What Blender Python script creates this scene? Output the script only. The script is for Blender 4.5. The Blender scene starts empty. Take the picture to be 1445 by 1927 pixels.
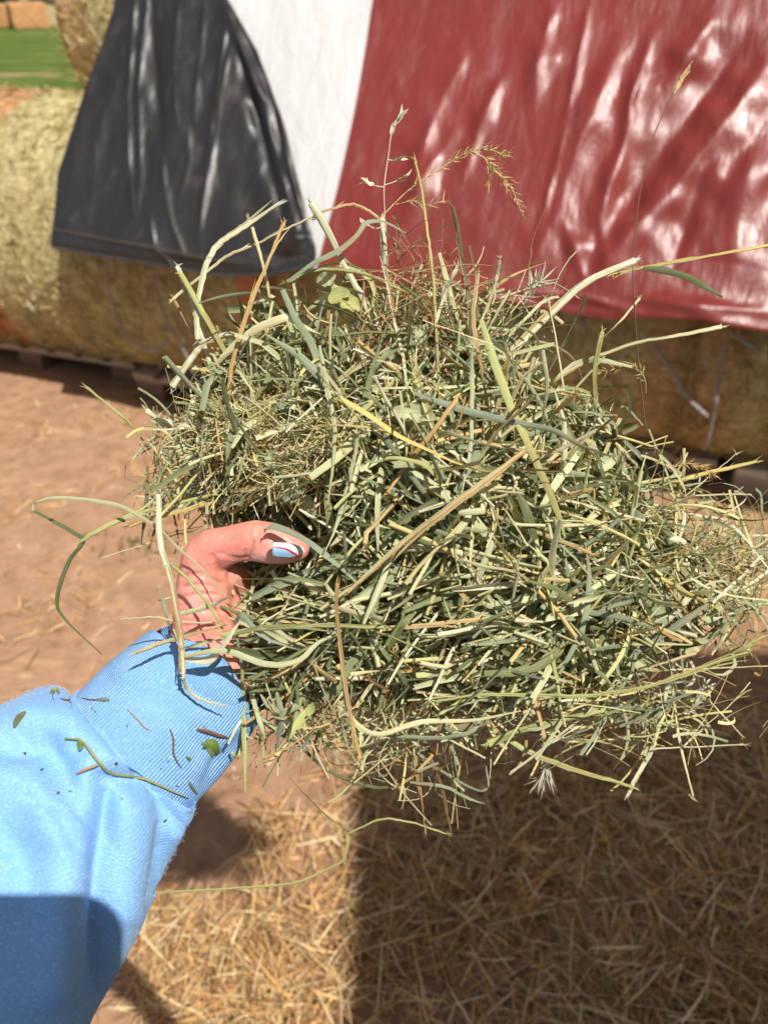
import bpy, math, random
import numpy as np
from mathutils import Vector, Matrix

C = bpy.context.scene.collection
rng = np.random.default_rng(7)
random.seed(7)
R = math.radians

# ------------------------------------------------------------------ camera
PITCH = 35.3
FPX = 1447.0                     # focal length in pixels of the 1445 x 1927 photograph
CAM = np.array([0.0, 0.0, 1.6])
FW = np.array([0, math.cos(R(PITCH)), -math.sin(R(PITCH))])
UP = np.array([0, math.sin(R(PITCH)), math.cos(R(PITCH))])
RT = np.array([1.0, 0, 0])
cam_data = bpy.data.cameras.new('camera')
cam = bpy.data.objects.new('camera', cam_data); C.objects.link(cam)
cam.location = CAM; cam.rotation_euler = (R(90 - PITCH), 0, 0)
cam_data.sensor_fit = 'VERTICAL'; cam_data.sensor_height = 36
cam_data.lens = 36 * FPX / 1927
cam_data.clip_start = 0.02; cam_data.clip_end = 2000
cam_data.dof.use_dof = True; cam_data.dof.focus_distance = 0.398; cam_data.dof.aperture_fstop = 9.0
bpy.context.scene.camera = cam

# ------------------------------------------------------------------ light
SUN = np.array([0.3107, -0.4215, 0.852]); SUN /= np.linalg.norm(SUN)   # direction towards the sun
elev = math.asin(SUN[2])
w = bpy.data.worlds.new('World'); bpy.context.scene.world = w; w.use_nodes = True
nt = w.node_tree
sky = nt.nodes.new('ShaderNodeTexSky'); sky.sky_type = 'NISHITA'; sky.sun_disc = False
sky.sun_elevation = elev; sky.sun_rotation = math.atan2(SUN[0], SUN[1])
sky.air_density = 1.0; sky.dust_density = 1.5
wb = nt.nodes.new('ShaderNodeMix'); wb.data_type = 'RGBA'; wb.blend_type = 'MULTIPLY'; wb.inputs[0].default_value = 1   # the photo's warm white balance
wb.inputs[7].default_value = (1.15, 1.0, .80, 1)
nt.links.new(sky.outputs[0], wb.inputs[6]); nt.links.new(wb.outputs[2], nt.nodes['Background'].inputs[0])
nt.nodes['Background'].inputs[1].default_value = 0.092
sl = bpy.data.lights.new('sun', 'SUN'); sl.energy = 4.9; sl.angle = R(0.53); sl.color = (1.0, 0.95, 0.88)
so = bpy.data.objects.new('sun', sl); C.objects.link(so)
so.rotation_euler = Vector(SUN).to_track_quat('Z', 'Y').to_euler(); so.location = (6, -8, 16)
vs = bpy.context.scene.view_settings
vs.view_transform = 'Standard'; vs.look = 'None'; vs.gamma = 1; vs.exposure = 0.35

# ------------------------------------------------------------------ helpers
def nrm(a):
    a = np.asarray(a, float)
    return a / np.maximum(np.linalg.norm(a, axis=-1, keepdims=True), 1e-9)
def pix(u, v, depth):
    u, v, depth = np.asarray(u, float), np.asarray(v, float), np.asarray(depth, float)
    x = (u - 722.5) / FPX * depth; y = (963.5 - v) / FPX * depth
    return CAM + x[..., None] * RT + y[..., None] * UP + depth[..., None] * FW
def to_pix(P):
    q = np.asarray(P) - CAM
    f = np.maximum(q @ FW, 1e-4)
    return np.stack([722.5 + FPX * (q @ RT) / f, 963.5 - FPX * (q @ UP) / f], -1), q @ FW
def crom(pts, n):
    """Catmull-Rom through pts with n samples per piece"""
    p = np.asarray(pts, float)
    if len(p) == 2:
        t = np.linspace(0, 1, n + 1)[:, None]; return p[0] * (1 - t) + p[1] * t
    p = np.vstack([2 * p[0] - p[1], p, 2 * p[-1] - p[-2]])
    out = []
    for i in range(1, len(p) - 2):
        for k in range(n):
            t = k / n; a, b, c, d = p[i-1], p[i], p[i+1], p[i+2]
            out.append(.5 * ((2*b) + (-a + c)*t + (2*a - 5*b + 4*c - d)*t*t + (-a + 3*b - 3*c + d)*t**3))
    out.append(p[-2]); return np.array(out)
def kinky(pts, n, jit=0.0):
    """straight pieces between the joints with only the corners rounded"""
    p = np.asarray(pts, float); out = []
    if len(p) < 3: out = [p[0]*(1 - t) + p[-1]*t for t in np.linspace(0, 1, 2*n)]
    else:
        q = [p[0]]
        for a, b, c in zip(p[:-2], p[1:-1], p[2:]):
            q += [b + (a - b)*.18, b + (c - b)*.18]
        q.append(p[-1]); q = np.array(q)
        for i in range(len(q) - 1):
            m = 2 if i % 2 else n
            out += [q[i]*(1 - t) + q[i + 1]*t for t in np.arange(m)/m]
        out.append(q[-1])
    out = np.array(out)
    return out + (rng.normal(0, jit, out.shape) if jit else 0)
def lin(s):
    """sRGB 0-255 to linear"""
    c = np.asarray(s, float) / 255
    return np.where(c <= .04045, c / 12.92, ((c + .055) / 1.055) ** 2.4)

class Acc:
    """collects quads / polygons with colour and uv and links them as one mesh"""
    def __init__(s): s.V = []; s.F = []; s.C = []; s.U = []; s.n = 0
    def add(s, V, F, col=(1, 1, 1), uv=None):
        V = np.asarray(V, float).reshape(-1, 3); m = len(V)
        col = np.asarray(col, float)
        if col.ndim == 1: col = np.tile(col, (m, 1))
        s.V.append(V); s.F.append(np.asarray(F, int) + s.n); s.C.append(col)
        s.U.append(np.zeros((m, 2)) if uv is None else np.asarray(uv, float).reshape(-1, 2)); s.n += m
    def build(s, name, mat, parent=None, smooth=True):
        V = np.vstack(s.V); me = bpy.data.meshes.new(name)
        counts = np.concatenate([np.full(len(f), f.shape[1]) for f in s.F])
        loops = np.concatenate([f.ravel() for f in s.F])
        me.vertices.add(len(V)); me.vertices.foreach_set('co', V.ravel())
        me.loops.add(len(loops)); me.loops.foreach_set('vertex_index', loops.astype(np.int32))
        me.polygons.add(len(counts))
        st = np.concatenate([[0], np.cumsum(counts)[:-1]])
        me.polygons.foreach_set('loop_start', st.astype(np.int32))
        me.update(calc_edges=True); me.validate()
        me.polygons.foreach_set('use_smooth', np.full(len(me.polygons), smooth))
        ca = me.color_attributes.new('Col', 'FLOAT_COLOR', 'POINT')
        cc = np.hstack([np.vstack(s.C), np.ones((len(V), 1))]); ca.data.foreach_set('color', cc.ravel())
        uvl = me.uv_layers.new(name='UVMap'); U = np.vstack(s.U)
        li = np.empty(len(me.loops), np.int32); me.loops.foreach_get('vertex_index', li)
        uvl.data.foreach_set('uv', U[li].ravel())
        me.materials.append(mat)
        o = bpy.data.objects.new(name, me); C.objects.link(o)
        if parent is not None: o.parent = parent
        return o
def grid_faces(a, b, closed=False):
    i = np.arange(a - 1)[:, None]; j = np.arange(b if closed else b - 1)[None]
    j2 = (j + 1) % b
    return np.stack([i*b + j, i*b + j2, (i+1)*b + j2, (i+1)*b + j], -1).reshape(-1, 4)
def box(acc, M, x0, x1, y0, y1, z0, z1, col=(1, 1, 1), jit=0):
    v = np.array([[x, y, z] for x in (x0, x1) for y in (y0, y1) for z in (z0, z1)], float)
    if jit: v += rng.normal(0, jit, v.shape)
    f = [[0,1,3,2],[4,6,7,5],[0,4,5,1],[2,3,7,6],[0,2,6,4],[1,5,7,3]]
    acc.add(M(v), f, col, v[:, :2])
def empty(name, loc, label=None, cat=None, group=None):
    o = bpy.data.objects.new(name, None); C.objects.link(o); o.location = loc; o.empty_display_size = .1
    if label: tag(o, label, cat, group)
    return o
def tag(o, label=None, cat=None, group=None, kind=None):
    if label: o['label'] = label
    if cat: o['category'] = cat
    if group: o['group'] = group
    if kind: o['kind'] = kind
    return o
def keep(o, parent):
    """parent while leaving the mesh where it stands in the world"""
    o.parent = parent; o.matrix_parent_inverse = Matrix.Translation(parent.location).inverted(); return o

# strands: N paths of K points
def strands(P, W, side, kind, col, twist=None, fold=.35, m=6):
    N, K, _ = P.shape
    T = nrm(np.gradient(P, axis=1))
    S = side[:, None, :] - (T * side[:, None, :]).sum(-1, keepdims=True) * T
    S = nrm(S + 1e-5); B = np.cross(T, S)
    if twist is not None:
        c, s_ = np.cos(twist)[..., None], np.sin(twist)[..., None]; S, B = S*c + B*s_, B*c - S*s_
    L = np.concatenate([np.zeros((N, 1)), np.cumsum(np.linalg.norm(np.diff(P, axis=1), axis=-1), 1)], 1)
    Wd = W[..., None]
    if kind == 'blade':
        M = 3
        X = np.stack([P - S*Wd + B*Wd*fold, P, P + S*Wd + B*Wd*fold], 2)
        u = np.array([0, .5, 1.]); closed = False
    else:
        M = m; a = np.arange(m) * 2*np.pi/m
        X = P[:, :, None] + Wd[:, :, None]*((1 - .12*(np.arange(m) % 2))[None, None, :, None])*(np.cos(a)[None, None, :, None]*S[:, :, None] + .62*np.sin(a)[None, None, :, None]*B[:, :, None])
        u = np.arange(m)/m*2; closed = True
    f = grid_faces(K, M, closed)
    F = (f[None] + (np.arange(N)*K*M)[:, None, None]).reshape(-1, 4)
    UV = np.stack(np.broadcast_arrays(u[None, None], L[..., None]), -1).reshape(-1, 2).copy()
    UV[:, 1] += np.repeat(np.arange(N)*.137, K*M)
    if col.ndim == 2: col = np.repeat(col[:, None], K, 1)
    colr = np.repeat(col[:, :, None], M, 2).reshape(-1, 3)
    return X.reshape(-1, 3), F, colr, UV
def rand_dirs(n): return nrm(rng.normal(size=(n, 3)))
def paths(p0, d0, length, K=9, curl=.5, kink=.3, wob=0.02):
    """random grass-like centre lines"""
    N = len(p0); step = length / (K - 1)
    ax = rand_dirs(N); ax = nrm(np.cross(d0, ax)); cur = rng.normal(0, curl, N) / (K - 1)
    kidx = rng.integers(1, K - 1, N); kang = np.where(rng.random(N) < kink, rng.normal(0, .8, N), 0)
    d = d0.copy(); P = [p0.copy()]
    for k in range(1, K):
        an = cur + np.where(kidx == k, kang, 0)
        c, s_ = np.cos(an)[:, None], np.sin(an)[:, None]
        d = d*c + np.cross(ax, d)*s_ + ax*(ax*d).sum(-1, keepdims=True)*(1-c)
        d = nrm(d + rng.normal(0, wob, d.shape)); P.append(P[-1] + d*step[:, None])
    P = np.stack(P, 1)
    return P - P.mean(1, keepdims=True) + p0[:, None]

# ------------------------------------------------------------------ materials
def new_mat(name):
    m = bpy.data.materials.new(name); m.use_nodes = True
    n = m.node_tree; n.nodes.clear()
    out = n.nodes.new('ShaderNodeOutputMaterial'); p = n.nodes.new('ShaderNodeBsdfPrincipled')
    n.links.new(p.outputs[0], out.inputs[0]); return m, n, p, out
def N_(n, t, **k):
    x = n.nodes.new(t)
    for a, b in k.items(): setattr(x, a, b)
    return x
def noise(n, vec, scale, detail=4, rough=.6, dist=0):
    x = N_(n, 'ShaderNodeTexNoise'); x.inputs['Scale'].default_value = scale; x.inputs['Detail'].default_value = detail
    x.inputs['Roughness'].default_value = rough; x.inputs['Distortion'].default_value = dist
    if vec is not None: n.links.new(vec, x.inputs['Vector'])
    return x
def mapping(n, vec, scale=(1, 1, 1), rot=(0, 0, 0), loc=(0, 0, 0)):
    x = N_(n, 'ShaderNodeMapping'); x.inputs['Scale'].default_value = scale; x.inputs['Rotation'].default_value = rot
    x.inputs['Location'].default_value = loc; n.links.new(vec, x.inputs['Vector']); return x.outputs[0]
def ramp(n, fac, stops):
    x = N_(n, 'ShaderNodeValToRGB'); e = x.color_ramp.elements
    while len(e) < len(stops): e.new(.5)
    for i, (p, c) in enumerate(stops):
        e[i].position = p; e[i].color = (*c, 1) if len(c) == 3 else c
    n.links.new(fac, x.inputs[0]); return x.outputs[0]
def mix(n, fac, a, b, mode='MIX'):
    x = N_(n, 'ShaderNodeMix', data_type='RGBA', blend_type=mode)
    for i, v in ((0, fac), (6, a), (7, b)):
        if isinstance(v, (int, float)): x.inputs[i].default_value = v
        elif isinstance(v, tuple): x.inputs[i].default_value = (*v, 1)
        else: n.links.new(v, x.inputs[i])
    return x.outputs[2]
def math_(n, op, a, b=None, c=None):
    x = N_(n, 'ShaderNodeMath', operation=op)
    for i, v in enumerate((a, b, c)):
        if v is None: continue
        if isinstance(v, (int, float)): x.inputs[i].default_value = v
        else: n.links.new(v, x.inputs[i])
    return x.outputs[0]
def bump(n, p, h, strength=.3, dist=.01, prev=None):
    x = N_(n, 'ShaderNodeBump'); x.inputs['Strength'].default_value = strength; x.inputs['Distance'].default_value = dist
    n.links.new(h, x.inputs['Height'])
    if prev is not None: n.links.new(prev, x.inputs['Normal'])
    n.links.new(x.outputs[0], p.inputs['Normal']); return x.outputs[0]
def tc(n, which='Object'): return N_(n, 'ShaderNodeTexCoord').outputs[which]

def strand_mat(name, rough=.5, transl=.22, stripe=.45, spec=.4):
    """dried grass: the strand's own colour, fine veins along its length, light coming through"""
    m, n, p, out = new_mat(name)
    col = N_(n, 'ShaderNodeVertexColor', layer_name='Col').outputs[0]
    uv = tc(n, 'UV')
    veins = noise(n, mapping(n, uv, (7, 14, 1)), 1.0, 4, .75); fine = noise(n, mapping(n, uv, (26, 30, 1)), 1.0, 2, .6)
    blot = noise(n, mapping(n, uv, (1.5, 90, 1)), 1.0, 4, .6)
    f = ramp(n, veins.outputs[0], [(.32, (1 - stripe,)*3), (.66, (1.0,)*3)])
    c = mix(n, 1.0, col, f, 'MULTIPLY')
    c = mix(n, ramp(n, fine.outputs[0], [(.50, (0,)*3), (.66, (stripe*1.1,)*3)]), c, mix(n, .55, c, (.62, .60, .40)))
    c = mix(n, ramp(n, blot.outputs[0], [(.52, (0,)*3), (.72, (.55,)*3)]), c, mix(n, 1.0, c, (1.25, .95, .62), 'MULTIPLY'))
    n.links.new(c, p.inputs['Base Color']); p.inputs['Roughness'].default_value = rough
    p.inputs['Specular IOR Level'].default_value = spec
    bump(n, p, fine.outputs[0], .6, .0004, bump(n, p, veins.outputs[0], .6, .0006))
    if transl:
        t = N_(n, 'ShaderNodeBsdfTranslucent'); n.links.new(mix(n, 1.0, c, (1.15, 1.1, .6), 'MULTIPLY'), t.inputs[0])
        mx = N_(n, 'ShaderNodeMixShader'); mx.inputs[0].default_value = transl
        n.links.new(p.outputs[0], mx.inputs[1]); n.links.new(t.outputs[0], mx.inputs[2]); n.links.new(mx.outputs[0], out.inputs[0])
    return m
M_hay = strand_mat('dried_grass')
M_straw = strand_mat('dry_straw', .5, .12, .25)

def ground_mat():
    m, n, p, out = new_mat('ground')
    o = tc(n)
    a = noise(n, o, 1.3, 6, .6); b = noise(n, o, 14, 6, .65); g = noise(n, o, 90, 4, .7); 
    dirt = ramp(n, a.outputs[0], [(.3, (.31, .175, .105)), (.7, (.41, .25, .158))])
    dirt = mix(n, ramp(n, b.outputs[0], [(.42, (0,)*3), (.7, (.8,)*3)]), dirt, (.22, .120, .062))
    # trampled chaff mixed in the soil
    fib = noise(n, mapping(n, o, (9, 60, 1), (0, 0, .5)), 1, 4, .6)
    patch = noise(n, mapping(n, o, (1, 1, 1), loc=(3, 1, 0)), 2.3, 3, .6)
    pf = math_(n, 'MULTIPLY', ramp(n, fib.outputs[0], [(.5, (0,)*3), (.66, (1,)*3)]), ramp(n, patch.outputs[0], [(.5, (0,)*3), (.65, (.7,)*3)]))
    dirt = mix(n, pf, dirt, (.52, .36, .19))
    dirt = mix(n, ramp(n, g.outputs[0], [(.6, (0,)*3), (.75, (.5,)*3)]), dirt, (.44, .30, .21))
    # field beyond the bales
    sep = N_(n, 'ShaderNodeSeparateXYZ'); n.links.new(o, sep.inputs[0])
    wob = noise(n, mapping(n, o, (.05, .12, 1)), 1, 3, .6)
    yy = math_(n, 'ADD', sep.outputs[1], math_(n, 'MULTIPLY', math_(n, 'SUBTRACT', wob.outputs[0], .5), 4.0))
    gr = noise(n, mapping(n, o, (.6, 1.2, 1)), 1, 6, .75)
    grass = ramp(n, gr.outputs[0], [(.3, (.040, .080, .012)), (.52, (.085, .125, .022)), (.72, (.17, .18, .05))])
    bare = noise(n, mapping(n, o, (.22, .5, 1), loc=(0, 2.1, 0)), 1, 5, .7)
    grass = mix(n, ramp(n, bare.outputs[0], [(.56, (0,)*3), (.63, (.85,)*3)]), grass, (.36, .24, .14))
    dry = ramp(n, noise(n, mapping(n, o, (.02, .25, 1)), 1, 4, .6).outputs[0], [(.4, (.30, .27, .12)), (.6, (.34, .25, .15))])
    def step(lo, hi):
        x = N_(n, 'ShaderNodeMapRange'); x.inputs[1].default_value = lo; x.inputs[2].default_value = hi
        n.links.new(yy, x.inputs[0]); return x.outputs[0]
    c = mix(n, step(10.5, 11.5), dirt, grass); c = mix(n, step(30, 32), c, dry)
    n.links.new(c, p.inputs['Base Color']); p.inputs['Roughness'].default_value = .95
    p.inputs['Specular IOR Level'].default_value = .15
    h = mix(n, .5, b.outputs[0], g.outputs[0])
    bump(n, p, h, .7, .015)
    return m
def bale_mat(name='bale_hay', tint=(1, 1, 1), net=1):
    m, n, p, out = new_mat(name)
    o = tc(n)
    a = noise(n, mapping(n, o, (9, 70, 70), (0, .3, .2)), 1, 5, .65, .6); b = noise(n, mapping(n, o, (50, 16, 26), (.4, 0, .9)), 1, 5, .7, .8)
    c = mix(n, .5, a.outputs[0], b.outputs[0])
    col = ramp(n, c, [(.34, (.19, .15, .06)), (.5, (.40, .34, .165)), (.66, (.62, .56, .34))])
    # coloured net edges along both ends (axis = local X, half length .72)
    sep = N_(n, 'ShaderNodeSeparateXYZ'); n.links.new(o, sep.inputs[0])
    ax = math_(n, 'ABSOLUTE', sep.outputs[0])
    rag = math_(n, 'ADD', ax, math_(n, 'MULTIPLY', noise(n, mapping(n, o, (1, 3, 3)), 2, 3).outputs[0], .07))
    x = N_(n, 'ShaderNodeMapRange'); x.inputs[1].default_value = .60; x.inputs[2].default_value = .64; n.links.new(rag, x.inputs[0])
    netf = math_(n, 'MULTIPLY', x.outputs[0], ramp(n, noise(n, o, 45, 3, .7).outputs[0], [(.35, (.3*net,)*3), (.6, (.8*net,)*3)]))
    col = mix(n, netf, col, (.55, .13, .07))
    # damp stains low on the bale
    col = mix(n, ramp(n, noise(n, o, 3, 4, .6).outputs[0], [(.55, (0,)*3), (.75, (.5,)*3)]), col, (.20, .135, .06))
    n.links.new(col, p.inputs['Base Color']); p.inputs['Roughness'].default_value = .8; p.inputs['Specular IOR Level'].default_value = .2
    bump(n, p, c, .45, .012)
    return m
def tarp_mat(name, col, rough=.34, weave=.15, spec=.5, mottle=.12, crumple=.35, dusty=.16):
    m, n, p, out = new_mat(name)
    uv = tc(n, 'UV')
    big = noise(n, mapping(n, uv, (3.0, 1.2, 1), (0, 0, .25)), 1, 5, .6)
    c = ramp(n, big.outputs[0], [(.3, tuple(k*(1 - mottle) for k in col)), (.7, tuple(min(k*(1 + mottle), .95) for k in col))])
    dust = noise(n, mapping(n, uv, (14, 6, 1)), 1, 6, .75)
    c = mix(n, ramp(n, dust.outputs[0], [(.55, (0,)*3), (.8, (dusty,)*3)]), c, (.5, .42, .36))
    n.links.new(c, p.inputs['Base Color'])
    rr = ramp(n, dust.outputs[0], [(.3, (rough - .06,)*3), (.7, (rough + .14,)*3)])
    n.links.new(rr, p.inputs['Roughness']); p.inputs['Specular IOR Level'].default_value = spec
    cr = noise(n, mapping(n, uv, (14, 4.5, 1), (0, 0, .2)), 1, 6, .6, .4)
    wv = N_(n, 'ShaderNodeTexChecker'); wv.inputs['Scale'].default_value = 260; n.links.new(uv, wv.inputs['Vector'])
    fine = noise(n, mapping(n, uv, (60, 60, 1)), 1, 3, .6)
    b1 = bump(n, p, cr.outputs[0], crumple, .05)
    b2 = bump(n, p, fine.outputs[0], weave, .004, b1)
    return m
def wood_mat(name='weathered_wood', c0=(.20, .12, .075), c1=(.40, .28, .19)):
    m, n, p, out = new_mat(name); o = tc(n)
    a = noise(n, mapping(n, o, (3, 40, 60)), 1, 5, .65, .3)
    n.links.new(ramp(n, a.outputs[0], [(.3, c0), (.7, c1)]), p.inputs['Base Color']); p.inputs['Roughness'].default_value = .85
    bump(n, p, a.outputs[0], .5, .004); return m
def plain_mat(name, col, rough=.6, nscale=20, var=.15, bmp=.2, bd=.003, spec=.4):
    m, n, p, out = new_mat(name); o = tc(n)
    a = noise(n, o, nscale, 5, .6)
    n.links.new(ramp(n, a.outputs[0], [(.3, tuple(k*(1-var) for k in col)), (.7, tuple(min(.95, k*(1+var)) for k in col))]), p.inputs['Base Color'])
    p.inputs['Roughness'].default_value = rough; p.inputs['Specular IOR Level'].default_value = spec
    if bmp: bump(n, p, a.outputs[0], bmp, bd)
    return m

# ------------------------------------------------------------------ ground
def make_ground():
    k = np.linspace(-1, 1, 321); ax = np.sign(k) * (np.abs(k)*2.2 + np.abs(k)**6 * 398)
    X, Y = np.meshgrid(ax, ax + 1.5, indexing='ij')
    Z = (.010*np.sin(X*2.3 + 1)*np.sin(Y*1.9) + .006*np.sin(X*6.1 + Y*3.3) + .004*np.sin(Y*11.0 - X*7 + 2)) * np.clip(1.5 - np.hypot(X, Y-1.5)/6, 0, 1)
    near = np.hypot(X, Y - 1.5) < 5
    Z += np.where(near, rng.normal(0, .0012, Z.shape), 0)
    a = Acc(); a.add(np.stack([X, Y, Z], -1), grid_faces(321, 321), uv=np.stack([X, Y], -1))
    return tag(a.build('ground', ground_mat()), 'bare brown dirt yard running to a green and dry field', None, None, 'structure')
make_ground()

# ------------------------------------------------------------------ the row of bales: row coordinates (s along, d away, z up)
ROT = -math.atan2(.328, .945)
E_ = np.array([.9447, -.3279, 0]); D_ = np.array([.3279, .9447, 0])
def row(s, d, z):
    s, d, z = np.broadcast_arrays(np.asarray(s, float), np.asarray(d, float), np.asarray(z, float))
    return s[..., None]*E_ + d[..., None]*D_ + z[..., None]*np.array([0, 0, 1.])
BR, BD, BZ, BL = .56, 3.02, .605, .76      # radius, depth of the axis, height of the axis, half length
M_bale = bale_mat()
def make_bale_mesh():
    a = Acc(); na = 128
    prof = [(-BL, .02), (-BL, BR*.5), (-BL + .002, BR*.85), (-BL + .03, BR*.97)] + [(x, BR) for x in np.linspace(-BL + .08, BL - .08, 60)] + [(BL - .03, BR*.97), (BL - .002, BR*.85), (BL, BR*.5), (BL, .02)]
    pr = np.array(prof); th = np.arange(na)*2*np.pi/na
    X = np.repeat(pr[:, 0][:, None], na, 1); Rr = np.repeat(pr[:, 1][:, None], na, 1)
    lump = .008*np.sin(3*th + 1)[None]*np.cos(X*5) + .006*np.sin(X*23 + 2*np.sin(th*2)[None]) + .004*np.sin(7*th[None] + X*11)
    Rr = Rr + lump*(Rr > BR*.8) + rng.normal(0, .0018, Rr.shape)
    V = np.stack([X, Rr*np.cos(th)[None], Rr*np.sin(th)[None]], -1)
    fl = .485; V[..., 2] = np.where(V[..., 2] < -fl, -fl + (V[..., 2] + fl)*.12, V[..., 2])
    a.add(V, grid_faces(len(pr), na, True), uv=np.stack([X, np.repeat(th[None], len(pr), 0)], -1))
    return a
def loose_on_bale(n):
    """strands of hay lying over the bale's netting"""
    th = rng.uniform(0, 2*np.pi, n); x = rng.uniform(-BL, BL, n)
    nn = np.stack([0*th, np.cos(th), np.sin(th)], -1); p = np.stack([x, BR*np.cos(th), BR*np.sin(th)], -1) + nn*.008
    d = rand_dirs(n); d = nrm(d - .85*(d*nn).sum(-1, keepdims=True)*nn)
    p[:, 2] = np.maximum(p[:, 2], -.49); P = paths(p, d, rng.uniform(.02, .09, n), 4, .5, .2)
    base = np.array([lin((222, 205, 150)), lin((196, 186, 120)), lin((180, 160, 96)), lin((235, 222, 180)), lin((140, 120, 66))])
    col = base[rng.integers(0, 5, n)] * rng.uniform(.7, 1.0, (n, 1))
    a = Acc(); a.add(*strands(P, np.full((n, 4), .0016)*rng.uniform(.6, 1.6, (n, 1)), nn, 'blade', col, rng.normal(0, .7, (n, 4)))); return a
bale_src = make_bale_mesh(); me_b = bale_src.build('tmp', M_bale); me_b2 = bale_src.build('tmp', bale_mat('bale_hay_plain', net=.35)); loose_src = loose_on_bale(9000).build('tmp', M_straw)
def bale(s, d, z, spin, label, group='round hay bales in the stack', net=True, me=None):
    o = bpy.data.objects.new('round_hay_bale', (me or me_b2).data); C.objects.link(o)
    o.location = row(s, d, z); o.rotation_euler = (0, 0, ROT); o.rotation_euler = (Matrix.Rotation(ROT, 4, 'Z') @ Matrix.Rotation(spin, 4, 'X')).to_euler()
    tag(o, label, 'hay bale', group)
    c = bpy.data.objects.new('loose_hay', loose_src.data); C.objects.link(c); c.parent = o; c['kind'] = 'stuff'
    return o
s0 = -3.0 + .765
s0 = -2.78 + .765
bale(s0 - 1.47, BD, BZ, 0, 'round hay bale at the far left end of the bottom row, cut by the frame', me=me_b)
bale(s0, BD, BZ, 0, 'round hay bale with a red net edge, lying left of the black tarp', me=me_b)
bale(s0 + 1.47, BD + .008, BZ - .004, 0, 'round hay bale shaded by the black tarp hem, behind the held hay')
bale(s0 + 2.94, BD - .002, BZ, 0, 'shaded round hay bale under the red tarp at the right edge')
for k in range(3): bale(-1.05 + 1.55*k, BD + 1.40, BZ, 0, 'round hay bale in the back row of the bottom layer', 'hidden bales of the back row')
bale(-2.50 + BL, 3.62, 1.425, 0, 'upper round hay bale on the bottom row, left of the black tarp', net=False)
for k in (1, 2): bale(-2.50 + BL + 1.54*k, 3.62, 1.425, 0, 'upper round hay bale covered by the tarps', 'upper bales under the tarps', net=False)
bpy.data.objects.remove(me_b); bpy.data.objects.remove(me_b2); bpy.data.objects.remove(loose_src)

# pallets
M_wood = wood_mat('weathered_wood', (.26, .19, .135), (.50, .40, .31))
M_wood_dark = wood_mat('dark_wood', (.10, .06, .04), (.22, .14, .10))
def make_pallet(M_wood, M_wood_dark):
    root = empty('wooden_pallet', (0, 0, 0))
    I = lambda v: v
    parts = []
    for y in (0.0, .52, 1.04):
        a = Acc(); box(a, I, -.6, .6, y, y + .11, .082, .100, jit=.001); parts.append(a.build('stringer', M_wood, root, False))
        for x in (-.6, -.07, .46):
            a = Acc(); box(a, I, x + .003, x + .135, y + .003, y + .107, .016, .0805, jit=.0005); a.build('block', M_wood_dark, root, False)
    for k in range(8):
        a = Acc(); x = -.6 + k*.155; box(a, I, x, x + .105, -.012, 1.17, .1015, .120, jit=.002); parts.append(a.build('deck_board', M_wood, root, False))
    for x in (-.6, -.07, .46):
        a = Acc(); box(a, I, x, x + .14, -.006, 1.16, .0, .0145, jit=.0005); parts.append(a.build('base_board', M_wood_dark, root, False))
    return root
proto = make_pallet(M_wood, M_wood_dark)
M_wood_lit = wood_mat('wood_painted_sunlit', (.48, .41, .33), (.74, .66, .56))  # lighter wood colour paints sunlight onto the shaded right-hand pallets
proto2 = make_pallet(M_wood_lit, M_wood)
plab = ['leftmost weathered wooden pallet under the left hay bale', 'wooden pallet below the black tarp, left of the held hay',
        'wooden pallet behind the held hay', 'wooden pallet under the shaded bale, right of the held hay',
        'wooden pallet with painted-in sunlight at the right edge under the bales']
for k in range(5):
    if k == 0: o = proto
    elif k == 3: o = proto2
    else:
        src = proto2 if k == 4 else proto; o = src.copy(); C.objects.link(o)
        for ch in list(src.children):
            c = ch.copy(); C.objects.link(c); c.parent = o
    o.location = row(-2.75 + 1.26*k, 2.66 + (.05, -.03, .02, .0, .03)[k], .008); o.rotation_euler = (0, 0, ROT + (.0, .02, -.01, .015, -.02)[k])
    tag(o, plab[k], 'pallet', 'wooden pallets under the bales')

# ------------------------------------------------------------------ tarps
PB = np.array([2.32, .756]); PT = np.array([2.90, 1.51]); PL = np.linalg.norm(PT - PB); PU = (PT - PB)/PL; PN = np.array([-PU[1], PU[0]])
def tarp_st(u, v):
    """where a photo pixel's ray meets the tarp's sloping plane -> (s, distance up the slope)"""
    x = (u - 722.5)/FPX; y = (963.5 - v)/FPX
    w_ = x*RT + y*UP + FW; ds, dd, dz = w_ @ E_, w_ @ D_, w_[2]
    # (dd*k, 1.6 + dz*k) . PN = PB . PN
    k = (PB @ PN - 1.6*PN[1]) / (dd*PN[0] + dz*PN[1])
    return ds*k, (dd*k - PB[0])*PU[0] + (1.6 + dz*k - PB[1])*PU[1]
RB = 1.1
PROF = np.vstack([PB, PT, [3.10, 1.78], [3.32, 2.00], [3.60, 2.08], [3.9, 2.02], [4.4, 1.4]])
def prof(t, off):
    """point and normal on the tarp's section at distance t from its lower edge"""
    p = PROF; L = np.concatenate([[0], np.cumsum(np.linalg.norm(np.diff(p, axis=0), axis=1))])
    tt = np.clip(t, L[0], L[-1]); x = np.interp(tt, L, p[:, 0]); y = np.interp(tt, L, p[:, 1])
    x = x + np.minimum(t, 0)*PU[0]*.2; y = y + np.minimum(t, 0)           # below the plane's foot it hangs straight
    e = 1e-3; dx = np.interp(tt + e, L, p[:, 0]) - np.interp(tt - e, L, p[:, 0]); dy = np.interp(tt + e, L, p[:, 1]) - np.interp(tt - e, L, p[:, 1])
    nn = nrm(np.stack([-dy, dx], -1))
    return x + nn[..., 0]*off, y + nn[..., 1]*off
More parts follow.
